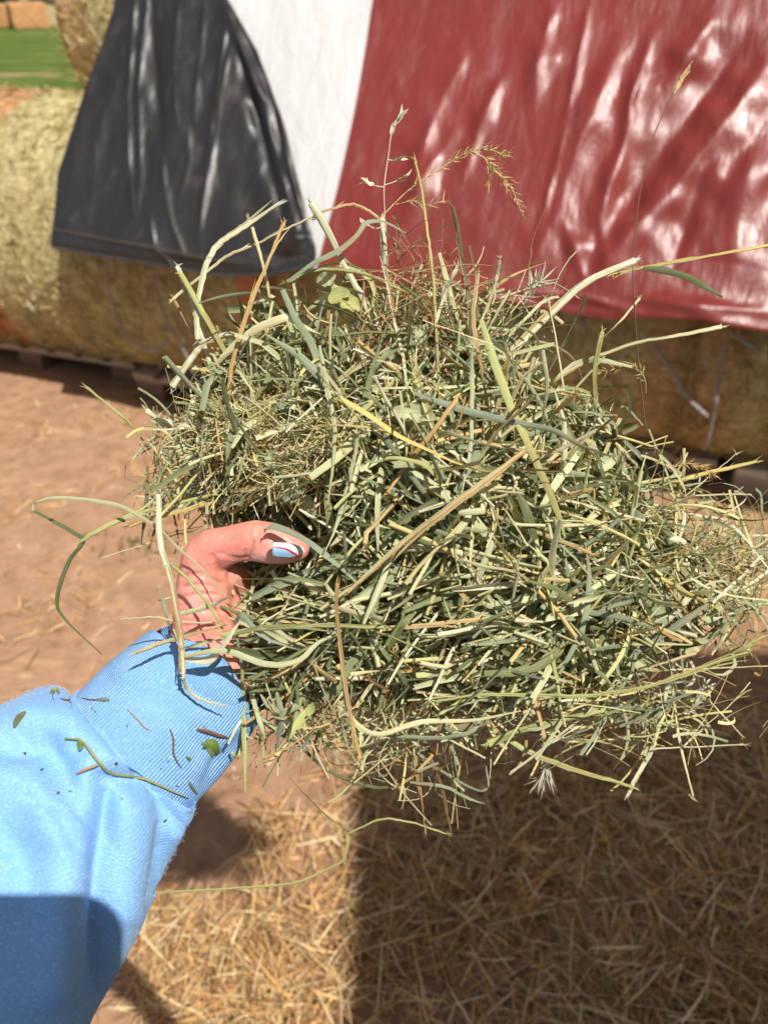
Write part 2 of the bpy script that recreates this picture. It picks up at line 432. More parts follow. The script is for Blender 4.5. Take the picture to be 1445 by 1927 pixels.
def pldist(S, T, pl):
    best = np.full(S.shape, 1e9)
    for a, b in zip(pl[:-1], pl[1:]):
        ab = b - a; L2 = ab @ ab + 1e-12
        t = np.clip(((S - a[0])*ab[0] + (T - a[1])*ab[1])/L2, 0, 1)
        best = np.minimum(best, np.hypot(S - a[0] - t*ab[0], T - a[1] - t*ab[1]))
    return best
def make_tarp(sL, sR, botf, ntop, ns, nt_, ridges, off0, extra, taper=True):
    """sL,sR: functions of t giving the side edges; botf(s): lower edge in t"""
    q = np.linspace(0, 1, nt_)**1.25; a_ = np.linspace(0, 1, ns)
    T0 = q*ntop; A, T = np.meshgrid(a_, T0, indexing='ij')
    S = sL(T) + (sR(T) - sL(T))*A
    Tb = botf(S); T = Tb + (ntop - Tb)*(T/ntop)
    S = sL(T) + (sR(T) - sL(T))*A
    off = np.full(S.shape, off0) + extra(S, T)
    for amp, wid, pts in ridges:
        pl = np.array([tarp_st(*p) for p in pts]); sg = [pldist(S, T, pl)]
        dd = sg[0]*(1 + .35*np.sin(S*37 + T*13 + amp*999)*np.sin(T*29 - S*11)); e0, e1 = pl[0], pl[-1]; ax_ = (e1 - e0)/np.linalg.norm(e1 - e0)**2
        f_ = np.clip((S - e0[0])*ax_[0] + (T - e0[1])*ax_[1], 0, 1); tp = np.clip(np.sin(np.pi*(.02 + .96*f_)), 0, 1)**.6*(.75 + .25*np.sin(f_*9 + wid*500))
        off = off + amp*RB*(tp if taper else 1)*np.exp(-np.abs(dd/(wid*(.7 + .5*tp if taper else 1)))**1.7)
    d, z = prof(T, off)
    return row(S, d, z), S, T, A
def fold_noise(S, T, amp, f, seed, slant=.45):
    r = np.random.default_rng(seed); o = 0
    for k in range(7):
        ff = f*(1 + .6*k); ph = r.uniform(0, 6, 3); sl_ = slant + r.normal(0, .2)
        o = o + amp/(1 + .8*k) * (1 - np.abs(np.sin(ff*(S + sl_*(-T)) + ph[0] + .8*np.sin(T*3 + ph[1]))))**2 * (.6 + .4*np.sin(T*5*r.uniform(.6, 1.3) + ph[2]))
    return o
def make_tarps():
    # white and red tarp, one sewn sheet
    red_r = [
        (.035, .05, [(1445, 125), (1340, 270), (1250, 380), (1180, 450), (1120, 540)]),
        (-.030, .05, [(1410, 60), (1310, 200), (1230, 300), (1150, 430)]),
        (.020, .035, [(1180, 60), (1130, 180), (1080, 300), (1050, 400), (1000, 500)]),
        (.010, .012, [(1110, 0), (1085, 130), (1060, 260), (1010, 450)]),
        (.020, .030, [(870, 110), (820, 210), (790, 300), (760, 420)]),
        (.016, .022, [(950, 130), (900, 250), (870, 340)]),
        (.018, .03, [(860, 240), (800, 340), (770, 430)]),
        (.022, .03, [(1040, 20), (1010, 130), (1000, 200)]),
        (.018, .02, [(1190, 220), (1150, 340), (1130, 420), (1140, 500)]),
        (.018, .02, [(1230, 60), (1185, 200), (1170, 330)]),
        (.016, .02, [(1060, 420), (1080, 470), (1100, 530)]),
        (.03, .06, [(1440, 260), (1390, 380), (1370, 500)]),
        (-.02, .03, [(1330, 300), (1290, 420), (1260, 520)]),
        (.018, .03, [(1340, 40), (1290, 120), (1270, 170)]),
        (.012, .012, [(900, 540), (1100, 560), (1200, 590)]),
        (.02, .02, [(1180, 560), (1300, 585), (1445, 590)]),
    ]
    ext = lambda S, T: fold_noise(S, T, .012, 1.8, 3, .22) + .012*np.sin(S*3 + 1) + .020*np.exp(-(T/.05)**2)*np.sin(S*9)
    bot = lambda s: .035*np.clip((-.1 - s)/.9, 0, 1) + .008*np.sin(s*4) + .004*np.sin(s*17) - .01
    root = empty('vinyl_tarp', row(.5, 3.4, 2.1), 'glossy red vinyl tarp with a white left panel, draped over the bale stack', 'tarp')
    for nm, a, b, mat, nsn in (('red_panel', lambda t: -1.055 + .02*np.sin(t*3) + 0*t, lambda t: 2.6 + 0*t, tarp_mat('red_vinyl', (.175, .025, .020), .33, .08, .5, .12, .20), 560),
                          ('white_panel', lambda t: -1.78 + 0*t, lambda t: -1.055 + .02*np.sin(t*3) + 0*t, tarp_mat('white_vinyl', (.52, .52, .53), .45, .10, .3, .05, .3), 160)):
        V, S, T, A = make_tarp(a, b, bot, 2.6, nsn, 260, red_r, 0.0, ext)
        ac = Acc(); ac.add(V, grid_faces(*S.shape), uv=np.stack([S, T], -1)); keep(ac.build(nm, mat), root)
    # black tarp over its left part
    bl_r = [
        (.011, .013, [(275, 0), (258, 200), (262, 350), (270, 420)]), (.010, .013, [(297, 0), (278, 180), (282, 330), (276, 410)]),
        (.010, .014, [(442, 50), (418, 220), (402, 350), (388, 470)]), (.008, .013, [(450, 90), (430, 200), (412, 330), (392, 440)]),
        (.009, .013, [(322, 310), (328, 380), (342, 440), (366, 505)]), (.006, .014, [(370, 250), (372, 320), (350, 400)]),
        (.009, .02, [(245, 150), (215, 230), (200, 290), (190, 420)]), (-.018, .03, [(300, 0), (310, 200), (320, 300)]),
        (.006, .012, [(355, 0), (345, 130), (350, 260)]), (.006, .012, [(400, 0), (392, 120), (380, 250)]),
        (.030, .022, [(425, 0), (470, 110), (510, 210), (540, 330), (580, 480)]), (-.025, .02, [(445, 60), (480, 180), (510, 300), (545, 430)]),
        (.022, .014, [(450, 0), (500, 110), (540, 220), (560, 330), (597, 470)]),
        (.012, .012, [(300, 420), (310, 480), (345, 520)]), (.02, .015, [(500, 460), (550, 470), (600, 460)]),
        (-.02, .02, [(490, 490), (540, 495), (600, 490)]), (.010, .008, [(105, 440), (250, 470), (400, 500), (600, 505)]),
        (.012, .05, [(200, 60), (180, 200), (150, 380)]), (.014, .06, [(360, 100), (350, 300)]), (-.012, .05, [(480, 250), (470, 420)]),
    ]
    pL = [tarp_st(*p) for p in [(116, 500), (116, 455), (128, 340), (166, 225), (205, 120), (240, 0)]]
    pR = [tarp_st(*p) for p in [(606, 540), (606, 480), (575, 360), (548, 250), (500, 120), (432, 0)]]
    def edge(p, far):
        p = sorted(p, key=lambda q: q[1]); s_ = [q[0] for q in p]; t_ = [q[1] for q in p]
        return lambda t: np.interp(t, t_ + [2.6], s_ + [far])
    bots = [tarp_st(*p) for p in [(104, 473), (250, 497), (330, 511), (420, 526), (520, 526), (606, 512)]]
    botb = lambda s: np.interp(s, [q[0] for q in bots], [q[1] for q in bots])
    ext2 = lambda S, T: fold_noise(S, T, .010, 3.5, 11, .12) + .03
    V, S, T, A = make_tarp(edge(pL, -1.95), edge(pR, -1.8), botb, 2.3, 340, 420, bl_r, .02, ext2)
    ac = Acc(); ac.add(V, grid_faces(*S.shape), uv=np.stack([S, T], -1))
    root = empty('black_tarp', row(-1.6, 3.4, 2.15), 'black tarp with a stitched hem hanging over the left end of the stack', 'tarp')
    keep(ac.build('sheet', tarp_mat('black_vinyl', (.020, .019, .019), .36, .10, .5, .25, .13, dusty=.10)), root)
    # rolled lower edge and stitching, following the sheet
    M_hem = tarp_mat('black_vinyl_hem', (.035, .035, .038), .42, .2, .5, .2)
    lo = V[:, 0]; up = V[:, 1] - V[:, 0]
    a = Acc(); sd = np.tile(D_[None], (1, 1)); P = lo[None, ::2] - D_*.004
    a.add(*strands(P, np.full(P.shape[:2], .007), sd, 'tube', np.ones((1, 3)), m=8)); keep(a.build('hem', M_hem), root)
    # stitch line about 6 cm above the hem
    a = Acc(); Tq = T - T[:, :1]
    idx = np.array([np.interp(.062 - .030*i/len(lo), Tq[i], np.arange(T.shape[1])) for i in range(len(lo))])
    i0 = idx.astype(int); fr = (idx - i0)[:, None]; ln = V[np.arange(len(lo)), i0]*(1 - fr) + V[np.arange(len(lo)), i0 + 1]*fr
    nvec = row(0, PN[0], PN[1])
    ln = crom(ln[::4], 3) + nvec*.004
    segs = [ln[i:i + 4] for i in range(0, len(ln) - 4, 5)]
    P = np.array(segs); a.add(*strands(P, np.full(P.shape[:2], .0016), np.tile(nvec, (len(P), 1)), 'tube', np.ones((1, 3)).repeat(len(P), 0), m=5))
    keep(a.build('stitching', plain_mat('tan_thread', (.32, .21, .14), .8)), root)
make_tarps()

# ropes hanging from the tarps
M_rope = plain_mat('grey_rope', (.34, .31, .31), .7, 60, .25, .3)
def rope(pts, label, rad=.0042, D=None):
    """pts: (photo u, photo v, distance d from the row plane)"""
    P = []
    for u, v, d in pts:
        x = (u - 722.5)/FPX; y = (963.5 - v)/FPX; w_ = x*RT + y*UP + FW; k = d*1.05/(w_ @ D_); P.append(CAM + w_*k)
    P = crom(P, 14); L = np.concatenate([[0], np.cumsum(np.linalg.norm(np.diff(P, axis=0), axis=1))])
    a = Acc(); T = nrm(np.gradient(P, axis=0)); s_ = nrm(np.cross(T, [0.3, .9, .1])); b = np.cross(T, s_)
    for ph in (0, np.pi):
        an = L/.022*np.pi + ph
        Q = P + rad*.8*(np.cos(an)[:, None]*s_ + np.sin(an)[:, None]*b)
        a.add(*strands(Q[None], np.full((1, len(Q)), rad), np.array([[0, .2, 1.]]), 'tube', np.ones((1, 3)), m=6))
    return tag(a.build('rope', M_rope), label, 'rope', 'twisted ropes hanging from the tarps')
rope([(198, 500, 2.24), (205, 545, 2.25), (222, 600, 2.28), (245, 638, 2.30), (272, 656, 2.30), (300, 655, 2.30), (318, 642, 2.32)], 'grey twisted rope hanging in a loop below the black tarp, leftmost rope')
rope([(286, 505, 2.24), (296, 550, 2.25), (312, 600, 2.26), (335, 640, 2.27), (352, 672, 2.28), (362, 700, 2.3)], 'grey twisted rope hanging straight below the black tarp, beside the looped one')
rope([(330, 500, 2.3), (334, 560, 2.31), (340, 600, 2.31), (352, 640, 2.31), (362, 670, 2.3)], 'thin grey rope close to the held hay below the black tarp', .003)
rope([(1106, 580, 2.26), (1104, 600, 2.27), (1094, 618, 2.28)], 'short rope end below the red tarp hem', .004)
rope([(1372, 625, 2.26), (1395, 640, 2.25), (1422, 656, 2.24)], 'short frayed rope end below the red tarp at the right edge', .004)
rope([(1222, 640, 2.30), (1262, 700, 2.30), (1290, 745, 2.30), (1330, 784, 2.30)], 'slack grey rope slanting across the shaded right bale', .004)
rope([(1360, 650, 2.28), (1352, 700, 2.29), (1345, 760, 2.30), (1332, 820, 2.34), (1324, 845, 2.40)], 'dark rope hanging down the shaded right bale to the pallet', .0048)

# ------------------------------------------------------------------ far things at the upper left
def sq_bale(name, c, L, W, H, rz, label, group):
    a = Acc(); n1, n2, n3 = 14, 10, 8
    def face(f):
        for (u, v, fn) in f:
            g = np.stack(np.meshgrid(np.linspace(-1, 1, u), np.linspace(-1, 1, v), indexing='ij'), -1).reshape(-1, 2)
            P = fn(g)*np.array([L, W, H])/2
            r_ = np.linalg.norm(np.maximum(np.abs(P) - np.array([L, W, H])/2 + .05, 0), axis=1)
            P = P*(1 - .03*(r_ > .07)[:, None]) + .012*np.sin(P*23 + P[:, ::-1]*17)
            a.add(P, grid_faces(u, v))
    face([(n1, n2, lambda g: np.c_[g, np.ones(len(g))]), (n1, n2, lambda g: np.c_[g, -np.ones(len(g))]),
          (n1, n3, lambda g: np.c_[g[:, 0], np.ones(len(g)), g[:, 1]]), (n1, n3, lambda g: np.c_[g[:, 0], -np.ones(len(g)), g[:, 1]]),
          (n2, n3, lambda g: np.c_[np.ones(len(g)), g]), (n2, n3, lambda g: np.c_[-np.ones(len(g)), g])])
    o = a.build(name, M_sqb); o.location = c; o.rotation_euler = (0, 0, rz); tag(o, label, 'straw bale', group)
    for k in (-1, 0, 1):
        b = Acc(); yy = k*W*.28; e = .008
        P = np.array([[-L/2 - e, yy, -H/2 - e], [-L/2 - e, yy, H/2 + e], [L/2 + e, yy, H/2 + e], [L/2 + e, yy, -H/2 - e], [-L/2 - e, yy, -H/2 - e]])
        b.add(*strands(crom(P, 1)[None], np.full((1, 5), .006), np.array([[0, 1., 0]]), 'tube', np.ones((1, 3)), m=5)); b.build('twine', M_twine, o)
    return o
M_sqb = plain_mat('orange_straw', (.50, .26, .11), .9, 9, .35, .8, .03); M_twine = plain_mat('twine', (.5, .35, .2), .8)
sq_bale('square_straw_bale', (-12.6, 29.6, .33), 1.9, .8, .62, .05, 'large orange-brown square straw bale on the far edge of the green field', None)
sq_bale('square_straw_bale', (-11.35, 29.2, .36), 1.1, .9, .70, .5, 'orange square straw bale beside the larger one, partly behind the upper round bale', None)
M_sack = plain_mat('white_plastic', (.72, .74, .80), .35, 12, .1, .8, .03); M_blue = plain_mat('grey_blue_plastic', (.30, .33, .42), .4, 12, .2, .6, .03); M_clay = plain_mat('rusty_tin', (.36, .16, .12), .6, 10, .2, .5, .02)
def sack(c, w_, h_, mat, label, cat, name):
    a = Acc(); nu, nv = 18, 24; th = np.linspace(0, np.pi, nu)[:, None]; ph = (np.arange(nv)*2*np.pi/nv)[None]
    r_ = 1 + .16*np.sin(3*ph + 2*th) + .10*np.sin(7*ph - 3*th)
    V = np.stack([w_/2*np.sin(th)**.7*np.cos(ph)*r_, w_*.35*np.sin(th)**.7*np.sin(ph)*r_, h_/2*(1 - np.cos(th))*np.ones_like(ph)[:, :]], -1)
    a.add(V, grid_faces(nu, nv, True)); o = a.build(name, mat); o.location = c; tag(o, label, cat); return o
sack((-14.6, 29.9, 0), .55, .30, M_sack, 'crumpled white plastic sack lying at the far edge of the green field', 'sack', 'plastic_sack')
sack((-15.9, 30.0, 0), .8, .34, M_blue, 'grey-blue plastic sheet heaped at the far field edge, at the left frame edge', 'plastic sheet', 'plastic_sheet')
sack((-15.2, 30.4, 0), .45, .3, M_clay, 'small rusty red tub between the white sack and the blue-grey sheet', 'tub', 'rusty_tub')
def tree_line():
    a = Acc(); n = 9000
    x = rng.uniform(-75, 25, n); h = 5 + 3*np.sin(x*.21) + 2*np.sin(x*.73 + 1) + rng.normal(0, .6, n)
    z = rng.random(n)*h; y = 51 + rng.normal(0, 1.2, n)
    c = np.stack([x, y, z], -1); d = rand_dirs(n); e = nrm(np.cross(d, rand_dirs(n)))
    sz = rng.uniform(.35, .9, (n, 1))
    V = np.stack([c - d*sz, c + e*sz*.6, c + d*sz, c - e*sz*.6], 1)
    F = np.arange(n*4).reshape(-1, 4); col = np.repeat(np.array([[.035, .055, .02]])*rng.uniform(.6, 1.6, (n, 1)), 4, 0)
    a.add(V, F, col); tag(a.build('tree_line', M_leafmass), 'dark green tree line along the far end of the field', 'trees', None, 'stuff')
M_leafmass, _n, _p, _o = new_mat('tree_foliage')
_n.links.new(N_(_n, 'ShaderNodeVertexColor', layer_name='Col').outputs[0], _p.inputs['Base Color']); _p.inputs['Roughness'].default_value = .7
tree_line()

# unseen shed added behind the photographer's right shoulder to cast shade over the straw
def shadow_caster():
    X0, X1, Y1, Y0, H = 1.70, 5.2, -.85, -5.4, 4.9
    root = empty('shadow_caster', ((X0 + X1)/2, (Y0 + Y1)/2, 0), 'added grey metal shed, unseen behind the photographer, that shades the straw', 'shadow_caster')
    M_met, n, p, out = new_mat('corrugated_metal'); o = tc(n)
    wv = N_(n, 'ShaderNodeTexWave', wave_type='BANDS', bands_direction='DIAGONAL'); wv.inputs['Scale'].default_value = 3.0; n.links.new(mapping(n, o, (1, 1, 0)), wv.inputs['Vector'])
    n.links.new(ramp(n, noise(n, o, 1.5, 4).outputs[0], [(.3, (.32, .30, .27)), (.7, (.42, .40, .36))]), p.inputs['Base Color']); p.inputs['Metallic'].default_value = .2; p.inputs['Roughness'].default_value = .5
    bump(n, p, wv.outputs[1], .6, .03)
    I = lambda v: v
    a = Acc(); box(a, I, X0 + .25, X1 - .25, Y0 + .25, Y1 - .25, 0, H - .1); keep(a.build('wall', M_met, None, False), root)
    a = Acc(); box(a, I, X0, X1, Y0, Y1, H - .097, H); b = box(a, I, X0 + 1, X1 - 1, Y0 + 1, Y1 - 1, H + .003, H + .25); keep(a.build('roof', M_met, None, False), root)
    a = Acc(); box(a, I, X0 + .21, X0 + .247, -4.4, -2.0, .05, 3.2); keep(a.build('door', M_wood, None, False), root)
shadow_caster()

# ------------------------------------------------------------------ straw on the ground
def straw_litter():
    def scatter(n, fx, fy, dens, lo, hi, zmax):
        x = rng.uniform(*fx, n*3); y = rng.uniform(*fy, n*3); k = dens(x, y) > rng.random(n*3)
        x, y = x[k][:n], y[k][:n]; m = len(x)
        z = rng.random(m)**1.5*zmax + .006
        an = rng.uniform(0, 2*np.pi, m); d = nrm(np.stack([np.cos(an), np.sin(an), rng.normal(0, .22, m)], -1))
        P = paths(np.stack([x, y, z], -1), d, rng.uniform(lo, hi, m), 6, .5, .35)
        P[..., 2] = np.maximum(P[..., 2], .004 + rng.random(m)[:, None]*.006)
        return P
    sm = lambda a, b, x: np.clip((x - a)/(b - a), 0, 1)
    nz = lambda x, y: .5 + .5*np.sin(x*5.3 + 2*np.sin(y*4.1))*np.sin(y*6.7 + 1.5*np.sin(x*3.7 + 2))
    pile = lambda x, y: np.clip(sm(1.42, 1.10, y + .10*np.sin(x*7) - .10*np.clip(x, 0, 1))*sm(-.10, .10, 1.24 + 1.13*np.minimum(x, 0) - y + .07*np.sin(x*19 + y*13))*sm(-.62, -.42, x + .10*np.sin(y*9) + .25*(y - .9)), 0, 1)*(.16 + .84*nz(x, y))
    right = lambda x, y: sm(.55, 1.0, x + .1*np.sin(y*7))*(.25 + .5*nz(x*1.3, y*1.2))
    thin = lambda x, y: .15 + .85*nz(x*.9 + 1, y*.8)**2
    clump = lambda x, y: sum(.7*np.exp(-((x - a)**2 + ((y - b)*1.3)**2)/r**2) for a, b, r in ((-.78, 2.2, .12), (-1.0, 2.55, .15), (-.6, 2.35, .14), (-1.5, 2.1, .12), (-.95, 1.75, .12), (-.55, 2.75, .2), (-.65, 1.9, .1), (-1.3, 2.9, .15)))
    pal = np.array([lin((236, 198, 136)), lin((224, 178, 110)), lin((244, 218, 168)), lin((208, 162, 104)), lin((190, 144, 98)), lin((240, 214, 172)), lin((160, 118, 78))])
    a = Acc()
    for P, wd in ((scatter(30000, (-.75, 1.7), (.25, 1.7), pile, .04, .15, .055), .0013),
                  (scatter(1500, (-.75, 1.7), (.25, 1.7), pile, .08, .20, .055), .0020),
                  (scatter(6500, (.4, 2.6), (1.3, 2.75), right, .03, .12, .012), .0011),
                  (scatter(4200, (-2.6, 2.0), (.4, 3.2), thin, .02, .10, .004), .0013),
                  (scatter(700, (-2.6, 2.0), (.4, 3.2), thin, .03, .09, .008), .0021), (scatter(2600, (-2.2, .2), (1.6, 3.0), clump, .02, .08, .014), .0016)):
        m = len(P); col = np.minimum(pal[rng.integers(0, 7, m)]*rng.uniform(.75, 1.15, (m, 1)), .92)
        W = wd*rng.uniform(.5, 1.5, (m, 1))*np.array([[.6, 1, 1, 1, .9, .4]])
        a.add(*strands(P, W, nrm(rng.normal(0, .5, (m, 3)) + [0, 0, 0]), 'blade', col, rng.normal(0, .5, (m, 1))*np.ones((1, 6)), .5))
    tag(a.build('straw_litter', M_straw), 'dry golden straw scattered and heaped over the dirt', 'straw', None, 'stuff')
    # little stones and clods
    e = Acc(); n = 900; x = rng.uniform(-2.4, 2.4, n); y = rng.uniform(.4, 3.0, n); r_ = rng.uniform(.002, .0075, n)
    ph = rng.uniform(0, 6, (n, 8, 3)); cube = np.array([[-1, -1, -1], [1, -1, -1], [1, 1, -1], [-1, 1, -1], [-1, -1, 1], [1, -1, 1], [1, 1, 1], [-1, 1, 1]])*.6
    Vs = cube[None]*r_[:, None, None]*(1 + .35*np.sin(ph)); Vs[..., 2] *= .7; Vs += np.stack([x, y, r_*.2 + .002], -1)[:, None]
    Fs = (np.array([[0, 3, 2, 1], [4, 5, 6, 7], [0, 1, 5, 4], [1, 2, 6, 5], [2, 3, 7, 6], [3, 0, 4, 7]])[None] + (np.arange(n)*8)[:, None, None]).reshape(-1, 4)
    cs = np.repeat(np.array([[.34, .21, .14], [.42, .31, .24], [.26, .15, .10], [.5, .42, .36]])[rng.integers(0, 4, n)], 8, 0)
    m_, n_, p_, _ = new_mat('stone'); n_.links.new(N_(n_, 'ShaderNodeVertexColor', layer_name='Col').outputs[0], p_.inputs['Base Color']); p_.inputs['Roughness'].default_value = .9
    e.add(Vs, Fs, cs); tag(e.build('small_stones', m_), 'small stones and clods scattered over the dirt', 'stones', None, 'stuff')
    # green weeds growing through
    b = Acc()
    for (cx, cy, n, r_) in ((.15, .98, 60, .10), (.33, 1.08, 50, .09), (.28, .66, 60, .08), (-.05, .80, 20, .06), (.62, 1.3, 60, .10), (.55, .62, 25, .05), (.42, 1.02, 40, .08), (-.27, .67, 10, .015), (-.85, 2.05, 30, .06), (-.55, 2.5, 30, .07)):
        p = np.stack([cx + rng.normal(0, r_, n), cy + rng.normal(0, r_, n), np.full(n, .02)], -1)
        d = nrm(np.stack([rng.normal(0, .6, n), rng.normal(0, .6, n), np.ones(n)], -1))
        P = paths(p, d, rng.uniform(.03, .07, n), 6, .9, .1); col = np.array([[.07, .12, .03]])*rng.uniform(.6, 1.7, (n, 1))
        b.add(*strands(P, np.full((n, 1), .003)*np.array([[.5, 1, 1, .8, .6, .1]]), rand_dirs(n), 'blade', col))
    tag(b.build('green_weeds', M_hay), 'small green weeds coming up through the straw', 'weeds', None, 'stuff')
straw_litter()

# ------------------------------------------------------------------ the held bunch of hay
KEY = {}
PALG = [lin(c) for c in ((206, 211, 166), (182, 191, 148), (156, 170, 138), (222, 225, 180), (144, 156, 110))]      # grey-green leaf
PALY = [lin(c) for c in ((238, 232, 184), (250, 247, 214), (222, 223, 170), (240, 228, 158), (212, 215, 148))]      # pale stems
PALT = [lin(c) for c in ((236, 208, 148), (222, 186, 122), (242, 224, 180))]                                         # straw
PALR = [lin(c) for c in ((204, 156, 104), (180, 128, 88), (214, 174, 126))]                                           # brownish, dry
PALD = [lin(c) for c in ((100, 112, 70), (118, 130, 80), (136, 146, 92))]                                            # dark green
KEY = dict(g=PALG[0], gg=PALG[2], gd=PALD[0], y=PALY[0], p=PALY[1], yy=lin((230, 212, 128)), yg=lin((196, 202, 128)), t=PALT[0], tt=PALT[1], r=PALR[2], b=lin((128, 100, 62)), o=lin((112, 104, 68)), tl=lin((152, 166, 144)), w=lin((232, 232, 214)))
OUT = np.array([(350, 800), (385, 700), (410, 640), (450, 565), (560, 515), (700, 505), (830, 515), (905, 550), (960, 640), (1010, 700), (1080, 745), (1150, 790), (1172, 850), (1195, 945), (1262, 1000), (1320, 1080), (1350, 1150), (1310, 1225), (1220, 1270), (1130, 1300), (1050, 1320), (960, 1340), (880, 1335), (700, 1325), (640, 1310), (490, 1320), (452, 1250), (430, 1180), (440, 1090), (420, 1010), (360, 940)], float)
def inside(u, v, poly=OUT):
    c = np.zeros(u.shape, bool); j = len(poly) - 1
    for i in range(len(poly)):
        xi, yi = poly[i]; xj, yj = poly[j]
        k = ((yi > v) != (yj > v)) & (u < (xj - xi)*(v - yi)/(yj - yi + 1e-9) + xi); c ^= k; j = i
    return c
def edge_dist(u, v): return pldist(u, v, np.vstack([OUT, OUT[:1]]))
def front(u, v):
    """depth of the bunch's front surface"""
    e = np.clip(edge_dist(u, v)/230, 0, 1)
    b = .425 - .040*np.sqrt(e)
    # lies behind the thumb
    b = b + .034*np.exp(-((u - 490)/150)**2 - ((v - 1040)/120)**2)
    return b + .007*np.sin(u/63)*np.sin(v/57) + .006*np.sin(u/27 + 1.3*np.sin(v/41))*np.sin(v/31 + 1)
def flow(u, v, spread):
    """strands fan out from the hand"""
    a = np.arctan2(1130 - v, u - 430); a = np.where(v > 1130, a*.5, a)
    a = np.where((v > 1230) & (u > 820), .12, a)
    spread = spread*np.where(u < 900, 1.35, 1.0)
    up = np.clip((760 - v)/300, 0, 1); a = a*(1 - up) + up*(np.pi/2 - .15)
    a = a + .65*np.sin(u/71 + 1.2*np.sin(v/53))*np.sin(v/64 + .8) + rng.normal(0, 1, u.shape)*spread
    el = rng.normal(0, .30, u.shape)
    x, y, z = np.cos(a)*np.cos(el), np.sin(a)*np.cos(el), np.sin(el)
    return x[..., None]*RT + y[..., None]*UP + z[..., None]*FW
def sample(n, grow=0):
    U, Vv = [], []
    while sum(map(len, U)) < n:
        u = rng.uniform(300, 1420, 3*n); v = rng.uniform(480, 1420, 3*n)
        e = edge_dist(u, v); ok = inside(u, v)
        # looser near the rim and in the upper part
        dens = np.clip(.22 + e/110, 0, 1)*np.where(v < 760, .13 + .87*np.clip((v - 560)/220, 0, 1)**1.3, 1)
        hole = np.clip(.7*np.exp(-((u - 1230)/60)**2 - ((v - 1150)/60)**2) + .6*np.exp(-((u - 960)/40)**2 - ((v - 690)/40)**2) + np.exp(-((u - 680)/70)**2 - ((v - 615)/85)**2)*1.15 + np.exp(-((u - 590)/40)**2 - ((v - 565)/35)**2)*.9 + np.exp(-((u - 430)/40)**2 - ((v - 590)/50)**2)*.8, 0, 1) + np.exp(-((u - 1130)/30)**2 - ((v - 1170)/30)**2)*.6
        lump = np.clip(.72 + .65*np.sin(u/31 + 2*np.sin(v/47))*np.sin(v/37 + 1.5*np.sin(u/53)), .12, 1)
        ok &= rng.random(3*n) < dens*(1 - hole)*lump
        U.append(u[ok]); Vv.append(v[ok])
    return np.concatenate(U)[:n], np.concatenate(Vv)[:n]
def pick(pals, wts, n):
    allc = np.array(sum(pals, [])); wt = np.concatenate([np.full(len(p), w_/len(p)) for p, w_ in zip(pals, wts)]); wt /= wt.sum()
    return allc[rng.choice(len(allc), n, p=wt)]*rng.uniform(.84, 1.16, (n, 1))
bunch = empty('hay_bunch', pix(700, 1050, .44), 'loose bunch of green and yellow hay held up in the hand', 'hay')
HL = bunch
